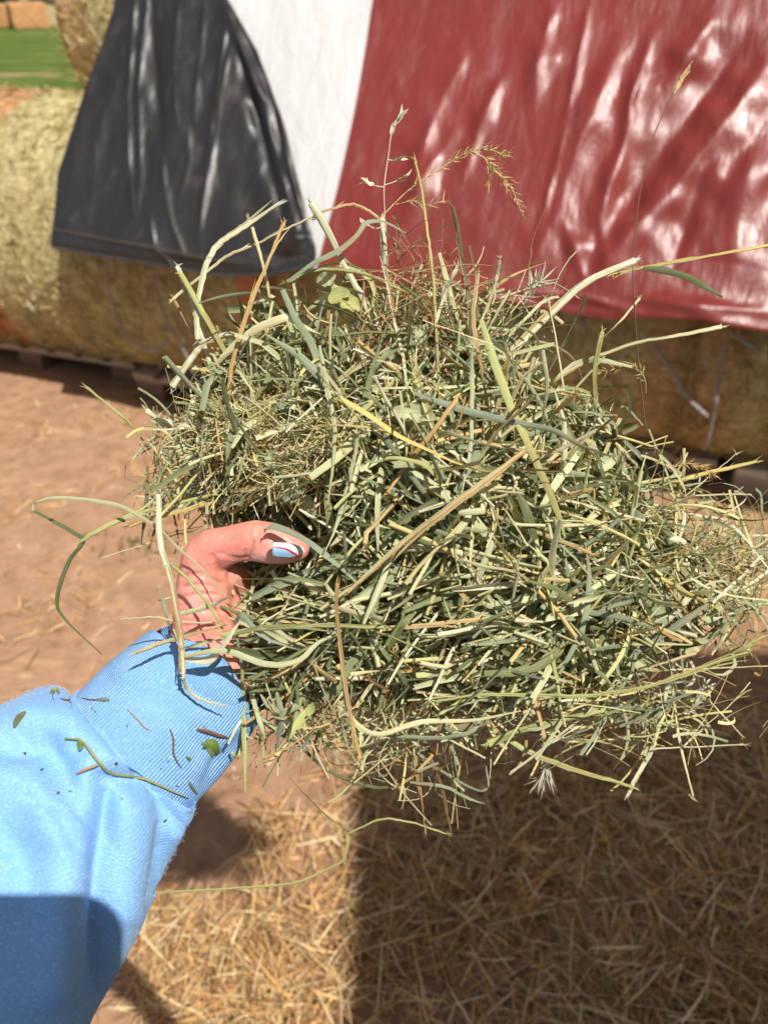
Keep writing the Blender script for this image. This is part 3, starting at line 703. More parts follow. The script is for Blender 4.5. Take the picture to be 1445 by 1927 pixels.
def bulk():
    a = Acc()
    def layer(n, lo, hi, w0, w1, kind, pals, wts, spread, K=8, curl=.7, kink=.35, thick=.085, foldv=.35, prof_=None, bias=.8):
        u, v = sample(n); e = np.clip(edge_dist(u, v)/160, .12, 1)
        dp = front(u, v) + rng.random(n)**bias*thick*e
        L = rng.uniform(lo, hi, n)*np.where(e < .4, .75, 1)
        P = paths(pix(u, v, dp), flow(u, v, spread), L, K, curl, kink, .05)
        q0, _ = to_pix(P[:, 0]); q1, _ = to_pix(P[:, -1]); qm, dm = to_pix(P)
        far = sum(((~inside(q[:, 0], q[:, 1])) & (edge_dist(q[:, 0], q[:, 1]) > 18)).astype(int) for q in (q0, q1))
        thumb = ((qm[..., 0] > 325) & (qm[..., 0] < 585) & (qm[..., 1] > 968) & (qm[..., 1] < 1072) & (dm < .425)).any(1)
        palm = ((qm[..., 0] > 325) & (qm[..., 0] < 425) & (qm[..., 1] > 1050) & (qm[..., 1] < 1230) & (dm < .43)).any(1)
        ok = ~(((far > 0) & (rng.random(n) < .86)) | thumb | (palm & (rng.random(n) < .85)))
        P = P[ok]; n = len(P)
        W = 1.2*rng.uniform(w0, w1, (n, 1))*rng.uniform(.7, 1.3, (n, 1))*(np.ones((1, K)) if prof_ is None else prof_[None])
        sd = nrm(rng.normal(0, .6, (n, 3)) + np.array([.2, 0, .3]))
        tw = np.cumsum(rng.normal(0, .22, (n, K)), 1)
        a.add(*strands(P, W, sd, kind, pick(pals, wts, n), tw, foldv, 5))
    t8 = np.linspace(0, 1, 8)
    layer(3600, .010, .040, .0002, .00055, 'blade', [PALG, PALY, PALT, PALR, PALD], [3, 3.0, 2.4, 1.8, 2.8], .8, 6, 1.6)
    layer(2300, .035, .11, .0004, .0009, 'blade', [PALG, PALY, PALT, PALR, PALD], [3.5, 3.0, 1.4, .5, 2.6], .6, K=12, curl=1.7, kink=.7)
    layer(1300, .035, .10, .0005, .0012, 'tube', [PALG, PALY, PALT, PALD], [2, 5, 1.2, 1.2], .6, K=12, curl=.4, kink=.7)
    layer(1000, .035, .10, .0011, .0024, 'blade', [PALG, PALY, PALD], [6, 1.8, 3.0], .6, K=8, curl=2.0, foldv=.6, prof_=np.interp(t8, [0, .3, .8, 1], [.6, 1, .8, .1]))
    # the longer ones that lie on the front
    layer(480, .05, .14, .0005, .0012, 'tube', [PALG, PALY, PALT, PALD], [2, 6.5, 1.3, .6], .7, K=14, curl=.4, kink=.8, thick=.012)
    layer(460, .05, .13, .0010, .0022, 'blade', [PALG, PALY, PALD], [6, 2.2, 1.4], .7, K=8, curl=2.0, kink=.7, foldv=.7, thick=.014, prof_=np.interp(t8, [0, .3, .8, 1], [.6, 1, .8, .15]))
    layer(400, .03, .11, .00025, .0005, 'blade', [PALG, PALY, PALT], [3, 5, 2], .9, K=12, curl=2.4, kink=.6, thick=.014)
    # leafy scraps
    layer(1500, .008, .022, .0018, .0046, 'blade', [PALG, PALD, PALY], [4, 4, 1], 1.5, 6, 1.4, .2, prof_=np.array([.1, .8, 1, .9, .6, .05]), foldv=.8)
    # wispy fibres in the upper part and lower left
    n = 1100; u = rng.normal(500, 70, n); v = rng.normal(830, 45, n)
    P = paths(pix(u, v, front(u, v) - .004), flow(u, v, 1.4), rng.uniform(.015, .05, n), 7, 1.6, .2)
    a.add(*strands(P, np.full((n, 7), .00028), rand_dirs(n), 'blade', pick([PALY, PALT], [2, 1], n)))
    n = 380; u = rng.normal(790, 45, n); v = rng.normal(600, 60, n)
    P = paths(pix(u, v, .415 + rng.normal(0, .02, n)), flow(u, v, 1.2), rng.uniform(.015, .045, n), 7, 1.6, .4)
    a.add(*strands(P, np.full((n, 7), .00032), rand_dirs(n), 'blade', pick([PALR, PALT, PALD], [3, 1, 1], n)))
    # stray wisps beyond the outline on the right and lower edge
    for (cx, cy, sx, sy, n, ang) in ((1330, 1090, 60, 60, 170, .1), (1250, 960, 60, 60, 90, .3), (1150, 1340, 130, 40, 200, -.1), (330, 890, 30, 60, 110, 1.4), (700, 1360, 150, 25, 160, -1.4), (800, 1420, 70, 40, 50, -1.2), (1390, 1070, 30, 50, 80, .2), (560, 1340, 50, 40, 80, -1.2), (960, 600, 50, 50, 70, .8)):
        u = rng.normal(cx, sx, n); v = rng.normal(cy, sy, n); an = ang + rng.normal(0, .7, n)
        d = nrm(np.cos(an)[:, None]*RT + np.sin(an)[:, None]*UP + rng.normal(0, .3, n)[:, None]*FW)
        P = paths(pix(u, v, .425 + rng.normal(0, .015, n)), d, rng.uniform(.012, .06, n), 8, 1.1, .4, .05)
        a.add(*strands(P, rng.uniform(.0002, .0009, (n, 1))*np.ones((1, 8)), rand_dirs(n), 'blade', pick([PALY, PALG, PALT, PALR], [4, 4, 1.2, .25], n)))
    o = keep(a.build('loose_hay', M_hay), HL); o['kind'] = 'stuff'
bulk()

def one_strand(name, P, halfw, kind, col, taper=(1, 1), nodes=0, fray=True, twist=0, fold=.5, parent=HL, side=None, mat=None, colvar=.12):
    """one stem or blade as a part, with nodes, frayed ends and colour that drifts along it"""
    P = np.asarray(P, float); K = len(P); t = np.linspace(0, 1, K)
    P = P + np.cumsum(rng.normal(0, .00006, P.shape), 0)
    W = halfw*np.interp(t, [0, .5, 1], [taper[0], 1, taper[1]]) if kind == 'tube' else halfw*np.interp(t, [0, .25, .7, 1], [taper[0], 1, .95, taper[1]])
    cols = np.tile(col, (K, 1)); drift = np.cumsum(rng.normal(0, .05, K)); drift -= drift.mean()
    cols = cols*np.clip(1 + colvar*drift, .6, 1.4)[:, None]
    W = W*(1 + .10*np.sin(np.linspace(0, rng.uniform(4, 14), K) + rng.uniform(0, 6)))
    if rng.random() < .35:
        e = np.exp(-((t - rng.random())/.12)**2)[:, None]; cols = cols*(1 - .5*e) + np.array([.42, .24, .10])*.5*e
    for q in range(nodes):
        tn = (q + .6 + rng.uniform(-.2, .2))/(nodes + .2); g = np.exp(-((t - tn)/.012)**2)
        W = W*(1 + .5*g); cols = cols*(1 - .35*g[:, None])
    a = Acc()
    sd = nrm(rng.normal(0, .5, 3) + UP*.4 + RT*.4) if side is None else np.asarray(side, float)
    tw = np.full((1, K), 0.) + twist*t[None] + np.cumsum(rng.normal(0, .03, K))[None]
    a.add(*strands(P[None], W[None], sd[None], kind, cols[None], tw, fold, 8))
    if kind == 'tube' and halfw > .00085 and K > 8:
        S_ = nrm(np.cross(nrm(np.gradient(P, axis=0)), FW))
        for q in range(4):
            i0 = int(rng.integers(0, K//2)); i1 = int(min(K, i0 + rng.integers(K//3, K))); n_ = i1 - i0
            if n_ < 4: continue
            off = rng.uniform(-.75, .75)*halfw; tt_ = np.linspace(0, 1, n_)
            Q = P[i0:i1] + S_[i0:i1]*(off + (halfw*rng.normal(0, 1.4)*tt_**6))[:, None] - FW*halfw*(.62*math.sqrt(max(0, 1 - (off/halfw)**2)) + .05)
            c2 = col*rng.uniform(.55, 1.15) if rng.random() < .6 else (KEY['g'] if rng.random() < .5 else KEY['tt'])*rng.uniform(.7, 1)
            a.add(*strands(Q[None], (halfw*rng.uniform(.18, .42)*np.interp(tt_, [0, .1, .9, 1], [.2, 1, .9, .1]))[None], S_[i0][None], 'blade', np.tile(c2, (1, 1)), None, .15))
    if fray and kind == 'tube':
        for e, dr in ((0, -1), (-1, 1)):
            n = 5; d = nrm(nrm(P[1] - P[0] if e == 0 else P[-1] - P[-2])*dr + rng.normal(0, .35, (n, 3)))
            Q = paths(np.tile(P[e], (n, 1)) + d*.0015, d, rng.uniform(.003, .007, n), 4, .5, 0)
            a.add(*strands(Q, np.full((n, 1), halfw*.35)*np.array([[1, .8, .5, .1]]), rand_dirs(n), 'blade', np.tile(np.minimum(col*1.15, .9), (n, 1))))
    return keep(a.build(name, mat or M_hay), parent)
def trace(pts, wpx, kind, key, z=.40, taper=(1, 1), nodes=0, twist=0, fray=True, fold=.5, name=None, side=None, z2=None, sub=6):
    p = kinky(pts, sub, .35) if kind == 'tube' or (len(pts) < 6 and wpx < 13) else crom(np.array(pts, float), sub); k = len(p)
    if z < .395 and p[:, 0].mean() > 600: z -= .010
    zz = np.linspace(z, z if z2 is None else z2, k) + .004*np.sin(np.linspace(0, 5, k) + rng.uniform(0, 6))
    P = pix(p[:, 0], p[:, 1], zz)
    return one_strand(name or ('stem' if kind == 'tube' else 'leaf_blade'), P, wpx*.5*z/FPX, kind, KEY[key], taper, nodes, fray, twist, fold, side=side)
T_, B_ = 'tube', 'blade'
TR = [
 ([(372,640),(373,574),(387,504),(409,464),(474,421),(528,383)], 12, T_, 'p', .41), ([(327,562),(395,508),(433,479),(483,462),(532,435),(591,408)], 9, T_, 'y', .415),
 ([(591,408),(607,398),(661,383),(686,390),(719,412),(745,460)], 8, T_, 't', .415), ([(430,740),(437,682),(458,616),(483,545),(508,487),(535,421)], 9, T_, 'tt', .385),
 ([(587,383),(628,454),(661,524),(707,603),(740,680)], 14, T_, 'p', .405), ([(470,414),(491,479),(503,529),(512,600)], 7, T_, 'y', .41),
 ([(335,504),(358,553),(375,616),(395,678),(420,740)], 14, T_, 'p', .415), ([(341,516),(383,591),(416,649),(445,703),(470,760)], 11, T_, 'yg', .405),
 ([(329,566),(350,603),(379,649),(395,682)], 7, T_, 'r', .42), ([(325,726),(346,695),(383,645),(420,632)], 15, T_, 'p', .40),
 ([(532,545),(557,599),(586,641),(607,703),(620,749)], 16, B_, 'gg', .385), ([(541,529),(591,495),(640,470),(674,441),(690,418),(724,418),(769,443)], 11, B_, 'gg', .40),
 ([(719,412),(721,470),(732,529),(735,600)], 12, T_, 'p', .42), ([(852,389),(861,433),(873,508),(885,566),(890,640)], 13, T_, 'o', .40),
 ([(781,304),(796,374),(805,444),(816,526),(822,643),(828,750)], 8, T_, 'yy', .39), ([(860,504),(836,553),(815,616)], 10, T_, 'p', .39),
 ([(540,530),(599,506),(657,510),(699,520),(753,545)], 8, T_, 'yg', .40), ([(827,475),(848,549),(877,649)], 11, B_, 'g', .395),
 ([(1445,462),(1331,482),(1231,500),(1150,515)], 9, T_, 'yy', .43), ([(1195,490),(1103,529),(1010,614),(940,690),(880,760)], 17, T_, 'p', .41),
 ([(1210,505),(1250,507),(1295,520),(1330,540),(1357,557)], 14, B_, 'gd', .43), ([(1356,615),(1277,632),(1194,645),(1111,675),(1040,717),(975,760)], 10, T_, 'y', .42),
 ([(1132,625),(1117,700),(1121,764),(1138,840)], 10, T_, 'yg', .415), ([(1202,562),(1170,600),(1135,635)], 5, T_, 'y', .42),
 ([(1190,690),(1130,678),(1085,680),(1040,717)], 10, B_, 'g', .42), ([(780,739),(832,758),(900,780),(975,798),(1043,813),(1089,838),(1150,860)], 14, B_, 'tl', .375),
 ([(640,748),(694,778),(749,814),(805,841),(860,866),(920,884),(975,880),(1062,883)], 17, B_, 'yy', .368), ([(985,850),(900,916),(832,966),(763,1019),(700,1075),(655,1115)], 15, T_, 't', .368),
 ([(600,650),(611,708),(630,797),(630,866),(619,949)], 10, B_, 'g', .378), ([(680,780),(666,866),(638,977),(611,1038)], 8, B_, 'g', .375),
 ([(860,750),(805,827),(763,877),(730,927)], 11, T_, 'tt', .378), ([(888,660),(888,719),(888,838),(871,927)], 9, B_, 'g', .378),
 ([(700,870),(740,858),(800,872),(830,905),(850,950)], 8, B_, 'yg', .376), ([(498,1003),(511,989),(546,999),(588,1022),(632,1058),(684,1108)], 14, B_, 'tl', .376),
 ([(64,961),(67,949),(96,938),(145,939),(215,950),(256,967),(299,996),(331,1028),(373,1063),(408,1101),(442,1142)], 8, B_, 'g', .385),
 ([(64,961),(102,980),(142,1002),(158,1018),(130,1060),(108,1128),(125,1165),(193,1230)], 9, B_, 'gd', .40),
 ([(299,930),(300,1021),(321,1080),(338,1163),(344,1211),(344,1267)], 15, T_, 'p', .37), ([(343,1240),(344,1275),(352,1300),(380,1322),(432,1331)], 8, B_, 'y', .378),
 ([(155,1018),(200,990),(245,970),(300,955),(400,930)], 10, T_, 'yg', .40), ([(245,990),(310,970),(394,948)], 11, T_, 'yy', .405),
 ([(257,1228),(304,1211),(349,1198),(420,1175)], 11, T_, 't', .375), ([(235,1164),(290,1160),(338,1170),(414,1173)], 4, T_, 'y', .378),
 ([(420,1195),(463,1186),(511,1180),(615,1175),(720,1180)], 11, T_, 'yg', .368), ([(350,1240),(394,1242),(425,1204),(450,1170)], 16, B_, 'p', .37),
 ([(340,1155),(360,1152),(400,1140),(430,1125)], 12, B_, 'g', .375), ([(300,1110),(308,1140),(318,1180),(330,1200)], 7, B_, 'gg', .385),
 ([(320,1060),(350,1085),(380,1120),(400,1150),(425,1190)], 6, T_, 'yg', .378), ([(455,1260),(440,1170),(452,1155),(500,1200),(560,1220)], 10, B_, 'tl', .372),
 ([(350,1235),(420,1225),(500,1250),(560,1245),(600,1210),(640,1190)], 12, B_, 'g', .368), ([(636,1097),(634,1142),(643,1229),(653,1315),(665,1370),(678,1428)], 10, T_, 'tt', .372),
 ([(644,1250),(654,1335),(677,1368),(716,1384),(794,1361),(892,1358),(980,1340)], 10, B_, 'y', .385), ([(716,1384),(827,1391),(892,1381),(915,1340)], 9, B_, 'gg', .395),
 ([(919,1400),(967,1378),(1049,1355),(1128,1335)], 16, T_, 'yg', .40), ([(919,1368),(997,1420),(1089,1453),(1187,1482)], 11, T_, 'yg', .41),
 ([(1255,1290),(1226,1413),(1193,1466),(1183,1492)], 10, T_, 'p', .42), ([(1232,1409),(1396,1400)], 4, T_, 'y', .42),
 ([(1265,1300),(1278,1400),(1304,1498)], 6, T_, 'y', .42), ([(1337,1322),(1393,1384)], 4, T_, 'y', .43),
 ([(820,1320),(900,1307),(975,1307),(1089,1309),(1202,1296),(1277,1273),(1334,1251),(1405,1228)], 10, T_, 'yg', .385), ([(1353,1240),(1460,1185)], 8, T_, 'yg', .42),
 ([(1220,1262),(1460,1252)], 5, T_, 'y', .42), ([(1141,1258),(1221,1213),(1296,1164),(1349,1123)], 13, B_, 'tl', .395),
 ([(1311,1172),(1353,1145),(1368,1141),(1385,1160),(1390,1172)], 11, B_, 'gg', .415), ([(1315,1172),(1340,1170),(1390,1174)], 18, B_, 'g', .41),
 ([(1315,1081),(1311,1036),(1334,1005),(1360,1005),(1379,1039),(1377,1100)], 7, B_, 'g', .42), ([(1247,915),(1322,892),(1424,868)], 9, T_, 'yy', .42),
 ([(1239,968),(1289,934),(1341,892),(1385,855)], 4, T_, 'y', .425), ([(1040,1090),(1180,1070),(1300,1045),(1445,1040)], 4, T_, 't', .42),
 ([(520,1400),(526,1440),(578,1498),(618,1538),(654,1570),(650,1610),(637,1626),(559,1662),(480,1671),(385,1678),(300,1682),(290,1686),(255,1735),(238,1762)], 7, B_, 'yg', .44),
 ([(657,1567),(722,1538),(781,1548),(840,1570)], 5, T_, 'yg', .435), ([(790,1370),(807,1420),(833,1485),(850,1574)], 10, B_, 'b', .43),
 ([(740,1370),(761,1394),(814,1440),(892,1485),(918,1479),(915,1440)], 7, B_, 'gg', .425), ([(771,1472),(840,1479),(880,1500),(912,1511)], 7, B_, 'gg', .43),
 ([(770,1370),(781,1420),(790,1500)], 8, T_, 'tt', .43), ([(520,1380),(559,1400),(611,1446),(670,1472),(722,1482),(760,1465)], 7, B_, 'gd', .43),
 ([(790,1480),(800,1560)], 6, T_, 'r', .435), ([(680,1440),(752,1424)], 5, T_, 'y', .43),
 ([(164,729),(215,769),(250,798),(270,826)], 6, T_, 'yg', .42), ([(276,772),(311,798),(346,830)], 11, T_, 'p', .415),
 ([(278,877),(276,938),(265,1025)], 8, B_, 'gd', .415), ([(455,1260),(457,1335),(462,1493)], 11, B_, 'yg', .40),
 ([(492,1370),(486,1410),(480,1450)], 6, T_, 'r', .41), ([(598,1325),(572,1350),(546,1392)], 22, B_, 'yg', .395),
 ([(470,1290),(480,1330),(500,1390)], 11, B_, 'g', .40), ([(520,1300),(530,1350),(520,1410)], 12, B_, 'gg', .40),
 ([(1021,658),(1028,726),(1017,802),(1009,862)], 11, B_, 'g', .385), ([(905,600),(923,662),(957,757),(994,839),(1043,953),(1060,1010)], 16, B_, 'yg', .378),
 ([(1123,847),(1141,915),(1149,990)], 11, B_, 'gd', .40), ([(1031,565),(1050,662),(1066,764),(1066,880)], 4, T_, 'y', .41),
 ([(968,987),(1058,990),(1164,979),(1221,972)], 7, T_, 'y', .385), ([(1077,1043),(1164,1081),(1209,1090)], 6, T_, 'p', .39),
 ([(1150,950),(1200,1040),(1260,1130),(1300,1180)], 9, T_, 'p', .40), ([(1180,990),(1230,1080),(1300,1120),(1340,1140)], 10, T_, 'yy', .40),
 ([(1210,800),(1180,768),(1168,765),(1164,770)], 5, B_, 'gg', .42), ([(1140,800),(1138,780),(1150,770)], 5, T_, 'y', .42),
 ([(905,830),(960,846),(1040,850)], 8, T_, 't', .385), ([(940,490),(935,520),(925,560),(900,620)], 8, T_, 'y', .40),
 ([(900,515),(890,600),(905,700),(920,760)], 10, T_, 'tt', .388), ([(742,240),(736,300),(735,380)], 0.1, T_, 'y', .41),
]
TR = [t for t in TR if t[1] > 1]
for i, (pts, w_, kind, key, z) in enumerate(TR):
    if kind == T_: trace(pts, w_*.92, kind, key, z, (1.1, .7), nodes=(1 if w_ > 8 and len(pts) > 3 else 0))
    else: trace(pts, w_*.92, kind, key, z, (.6, .25), twist=rng.normal(0, .5), side=nrm(rng.normal(0, .25, 3) + np.cross(FW, nrm(pix(*pts[-1], z) - pix(*pts[0], z)))))

# more stems and blades lying over the front, each its own part
def front_parts():
    n1, n2 = 100 - sum(t[2] == T_ for t in TR) - 4, 100 - sum(t[2] == B_ for t in TR) - 2
    for n, kind in ((n1, T_), (n2, B_)):
        u, v = sample(n); e = edge_dist(u, v); dz = rng.uniform(-.008, .006, n)
        D0 = flow(u, v, .55); L = rng.uniform(.05, .11, n) if kind == T_ else rng.uniform(.05, .12, n)
        P = paths(pix(u, v, front(u, v) + dz), D0, L, 22, .25 if kind == T_ else 1.1, .5, .02)
        cols = pick([PALY, PALT, PALG], [5, 2.4, 1], n) if kind == T_ else pick([PALG, PALD, PALY], [6, 1.5, 1.2], n)
        for i in range(n):
            px, _ = to_pix(P[i])                     # keep the thumb clear
            if ((px[:, 0] > 300) & (px[:, 0] < 640) & (px[:, 1] > 860) & (px[:, 1] < 1100)).any():
                P[i] += pix(900, 1110, .385) - pix(480, 1000, .385)
            if kind == T_: one_strand('stem', P[i], rng.uniform(.0006, .0014), kind, cols[i], (1, .8), nodes=int(rng.random() < .5))
            else: one_strand('leaf_blade', P[i], rng.uniform(.0011, .0022), kind, cols[i], (.5, .15), twist=rng.normal(0, 1.2), fold=.6, side=nrm(rng.normal(0, .5, 3) + np.cross(FW, D0[i])))
front_parts()

# seed heads
def spikelets(acc, P, D0, L, wd, col):
    n = len(P); Q = paths(P, D0, L, 6, .3, 0, .02)
    acc.add(*strands(Q, wd[:, None]*np.array([[.25, .9, 1, .8, .45, .05]]), rand_dirs(n), 'blade', col, None, .7))
def seed_head(axis, z, wst, spk, key, kst, name='seed_head', dens=26, slen=.008, swid=.0007, spread=.5, awn=0):
    """axis: stalk pixels; spk: (from, to) fraction of the stalk that carries spikelets"""
    p = crom(np.array(axis, float), 8); P = pix(p[:, 0], p[:, 1], np.full(len(p), z)); K = len(P); a = Acc()
    W = wst*.5*z/FPX*np.interp(np.linspace(0, 1, K), [0, 1], [1, .5])
    a.add(*strands(P[None], W[None], np.array([[0, .3, 1.]]), 'tube', np.tile(KEY[kst], (1, 1)), None, .3, 6))
    t = np.sort(rng.uniform(*spk, dens)); i = t*(K - 1); i0 = np.minimum(i.astype(int), K - 2); fr = (i - i0)[:, None]
    Q = P[i0]*(1 - fr) + P[i0 + 1]*fr; T = nrm(P[i0 + 1] - P[i0]); d = nrm(T + spread*rand_dirs(dens))
    cc = np.tile(KEY[key], (dens, 1))*rng.uniform(.8, 1.2, (dens, 1))
    spikelets(a, Q + d*slen*.45, d, rng.uniform(.7, 1.2, dens)*slen, np.full(dens, swid)*rng.uniform(.7, 1.3, dens), cc)
    if awn:
        d2 = nrm(d + .3*rand_dirs(dens)); X = paths(Q + d2*slen*1.1, d2, np.full(dens, awn), 4, .3, 0)
        a.add(*strands(X, np.full((dens, 1), .00012)*np.array([[1, .8, .6, .2]]), rand_dirs(dens), 'blade', cc))
    return keep(a.build(name, M_hay), HL)
seed_head([(1215, 810), (1202, 696), (1192, 556), (1191, 485), (1202, 374), (1223, 275), (1249, 210), (1270, 168), (1298, 122)], .42, 4, (.86, .99), 't', 'o', dens=9, slen=.009, swid=.0008, spread=.25)
seed_head([(727, 470), (724, 400), (723, 351), (731, 292), (737, 251), (752, 222)], .41, 4, (.78, .99), 'w', 'p', dens=12, slen=.008, swid=.0008, spread=.3)
for q, dens in (([(722, 352), (708, 350), (690, 343)], 5), ([(724, 348), (742, 342), (762, 330)], 4), ([(729, 300), (740, 302), (754, 298)], 4), ([(727, 425), (705, 430), (690, 420)], 3)):
    seed_head(q, .41, 2.5, (.55, .95), 'p', 'p', 'spikelet', dens, .007, .0010, .4)
seed_head([(700, 430), (717, 409), (770, 357), (822, 322), (869, 292), (916, 281), (951, 293)], .405, 3, (.30, .98), 't', 't', dens=70, slen=.006, swid=.00035, spread=.75, awn=.003)
seed_head([(895, 288), (915, 300), (933, 322), (963, 357), (980, 400)], .405, 3, (.2, .99), 't', 't', dens=60, slen=.006, swid=.0004, spread=.7, awn=.003)
seed_head([(912, 298), (921, 320), (919, 352)], .405, 2, (.3, .99), 'r', 't', dens=14, slen=.005, swid=.0004, spread=.6)
seed_head([(745, 385), (775, 378), (800, 385), (835, 378)], .41, 2, (.2, .99), 't', 't', dens=26, slen=.006, swid=.0003, spread=.9)
seed_head([(960, 590), (985, 560), (1000, 540), (1022, 525)], .41, 3, (.2, .99), 'w', 'y', dens=26, slen=.012, swid=.0006, spread=.9)
seed_head([(1215, 740), (1212, 712), (1190, 685), (1165, 690), (1130, 700), (1105, 702)], .42, 2.5, (.15, .99), 'tt', 'tt', dens=60, slen=.006, swid=.0003, spread=1.1)
seed_head([(1212, 835), (1235, 845), (1255, 880), (1290, 872), (1318, 878), (1345, 895)], .42, 3, (.15, .99), 'tt', 'tt', dens=80, slen=.006, swid=.0003, spread=1.0)
seed_head([(1262, 1350), (1300, 1335), (1315, 1310), (1330, 1285)], .42, 3, (.1, .99), 'w', 'tt', dens=34, slen=.006, swid=.0005, spread=.7)
seed_head([(1030, 1428), (1026, 1450), (1010, 1475)], .415, 3, (.0, .6), 'w', 'w', dens=24, slen=.016, swid=.0005, spread=.45)
seed_head([(1330, 1060), (1350, 1035), (1380, 1030), (1410, 1035)], .425, 2, (.1, .99), 't', 't', dens=30, slen=.006, swid=.0004, spread=.6)
seed_head([(1400, 1130), (1410, 1090), (1420, 1060), (1440, 1020)], .43, 2.5, (.1, .99), 'gg', 'gg', dens=30, slen=.008, swid=.0004, spread=.7)
seed_head([(1370, 1140), (1380, 1100), (1395, 1060)], .43, 2.5, (.1, .99), 'y', 'gg', dens=24, slen=.009, swid=.0004, spread=.7)
for q in ([(350, 900), (320, 870), (298, 860), (290, 830)], [(350, 920), (322, 905), (305, 880), (312, 845)], [(345, 880), (320, 850), (300, 845), (284, 868)], [(330, 960), (318, 930), (300, 905)], [(340, 850), (315, 840), (300, 815)]):
    trace(q, 2.6, T_, 'tt' if rng.random() < .5 else 'w', .412, (1, .6), name='tendril', fray=False)
# broad crumpled leaves
def leaflet(u, v, z, ang, L, wd, key, curl=1.0):
    d = nrm(math.cos(ang)*RT + math.sin(ang)*UP + rng.normal(0, .2)*FW)[None]
    P = paths(pix(u, v, z)[None], d, np.array([L]), 10, curl, 0, .02)[0]; K = 10; t = np.linspace(0, 1, K); a = Acc()
    W = wd*np.sin(np.pi*(.06 + .9*t))**.8
    # five points across with a serrated, wavy rim
    T = nrm(np.gradient(P, axis=0)); S = nrm(np.cross(T, FW) + rng.normal(0, .15, 3)); B = np.cross(T, S)
    q = np.array([-1, -.5, 0, .5, 1.]); rim = 1 + .10*np.sin(np.arange(K)*2.6)
    X = P[:, None] + S[:, None]*(W*rim)[:, None, None]*q[None, :, None] + B[:, None]*((np.abs(q)**1.4)[None, :]*W[:, None]*.45 + .15*W[:, None]*np.sin(np.arange(K)*1.9)[:, None]*(np.abs(q) > .6))[..., None]
    a.add(X, grid_faces(K, 5), np.repeat((np.tile(KEY[key], (K, 1))*rng.uniform(.9, 1.15, (K, 1))), 5, 0), np.stack(np.meshgrid(t*L, q, indexing='ij'), -1)[..., ::-1])
    return keep(a.build('leaflet', M_hay), HL)
for (u, v, ang, L, wd, key) in ((615, 525, .2, .012, .004, 'g'), (785, 640, 1.2, .016, .006, 'g'), (660, 575, 0.5, .014, .005, 'yg'), (640, 560, .9, .013, .0045, 'yg'), (660, 840, .3, .014, .005, 'yg'),
                          (575, 950, -.9, .016, .0045, 'g'), (555, 925, .5, .014, .0045, 'gg'), (607, 890, 1.4, .012, .004, 'g'), (345, 940, -.4, .018, .006, 'g'), (372, 930, -1.2, .018, .005, 'gg'),
                          (355, 850, -.8, .020, .005, 'g'), (405, 1158, -.1, .016, .0055, 'g'), (450, 1100, 1.3, .014, .005, 'gg'), (470, 1120, -.4, .014, .005, 'g'), (440, 1148, .1, .018, .006, 'g'),
                          (910, 1165, .9, .03, .008, 'gg'), (1240, 1160, 1.2, .014, .006, 'gg'), (1140, 870, .4, .02, .004, 'g'), (520, 870, -.8, .014, .005, 'gg'), (480, 850, .6, .013, .0045, 'gd'),
                          (400, 830, .2, .016, .005, 'gg'), (430, 900, 1.0, .014, .005, 'gd'), (545, 760, .5, .013, .0045, 'gg'), (760, 970, .2, .014, .005, 'gd'), (840, 1130, .9, .020, .006, 'gd'), (780, 780, .2, .024, .005, 'g'), (1300, 1215, .5, .012, .004, 'y')):
    leaflet(u, v, float(front(np.array(u), np.array(v))) - .006, ang, L, wd, key)

# ------------------------------------------------------------------ the photographer: arm, hand, body
def blob_mesh(chains, voxel, smooth=8, name='tmp'):
    """union of tapered round limbs, fused into one continuous surface. chain: list of (point, radius)"""
    import bmesh
    bm = bmesh.new()
    for ch in chains:
        for (p, r), (q, s_) in zip(ch[:-1], ch[1:]):
            p, q = np.asarray(p, float), np.asarray(q, float); L = np.linalg.norm(q - p); n = max(2, int(L/(min(r, s_)*.22)) + 1)
            for t in np.linspace(0, 1, n):
                c = p*(1 - t) + q*t
                bmesh.ops.create_icosphere(bm, subdivisions=2, radius=r*(1 - t) + s_*t, matrix=Matrix.Translation(Vector(c)))
    me = bpy.data.meshes.new(name); bm.to_mesh(me); bm.free()
    o = bpy.data.objects.new(name, me); C.objects.link(o)
    m = o.modifiers.new('r', 'REMESH'); m.mode = 'VOXEL'; m.voxel_size = voxel; m.use_smooth_shade = True
    m = o.modifiers.new('s', 'SMOOTH'); m.factor = .6; m.iterations = smooth
    dg = bpy.context.evaluated_depsgraph_get(); res = bpy.data.meshes.new_from_object(o.evaluated_get(dg))
    bpy.data.objects.remove(o); bpy.data.meshes.remove(me)
    V = np.empty(len(res.vertices)*3); res.vertices.foreach_get('co', V); V = V.reshape(-1, 3)
    Nn = np.empty(len(res.vertices)*3); res.vertices.foreach_get('normal', Nn); Nn = Nn.reshape(-1, 3)
    F = [tuple(p.vertices) for p in res.polygons]
    F4 = np.array([f for f in F if len(f) == 4]); F3 = np.array([f for f in F if len(f) == 3])
    bpy.data.meshes.remove(res)
    return V, Nn, F4, F3
def g(u, v, z, r): return (pix(u, v, z), r*z/FPX)          # a joint: photo position, depth, radius in photo pixels

person = empty('person', (-.10, -.42, 0), 'person in a light blue sweatshirt reaching out a hand with striped nails', 'person')

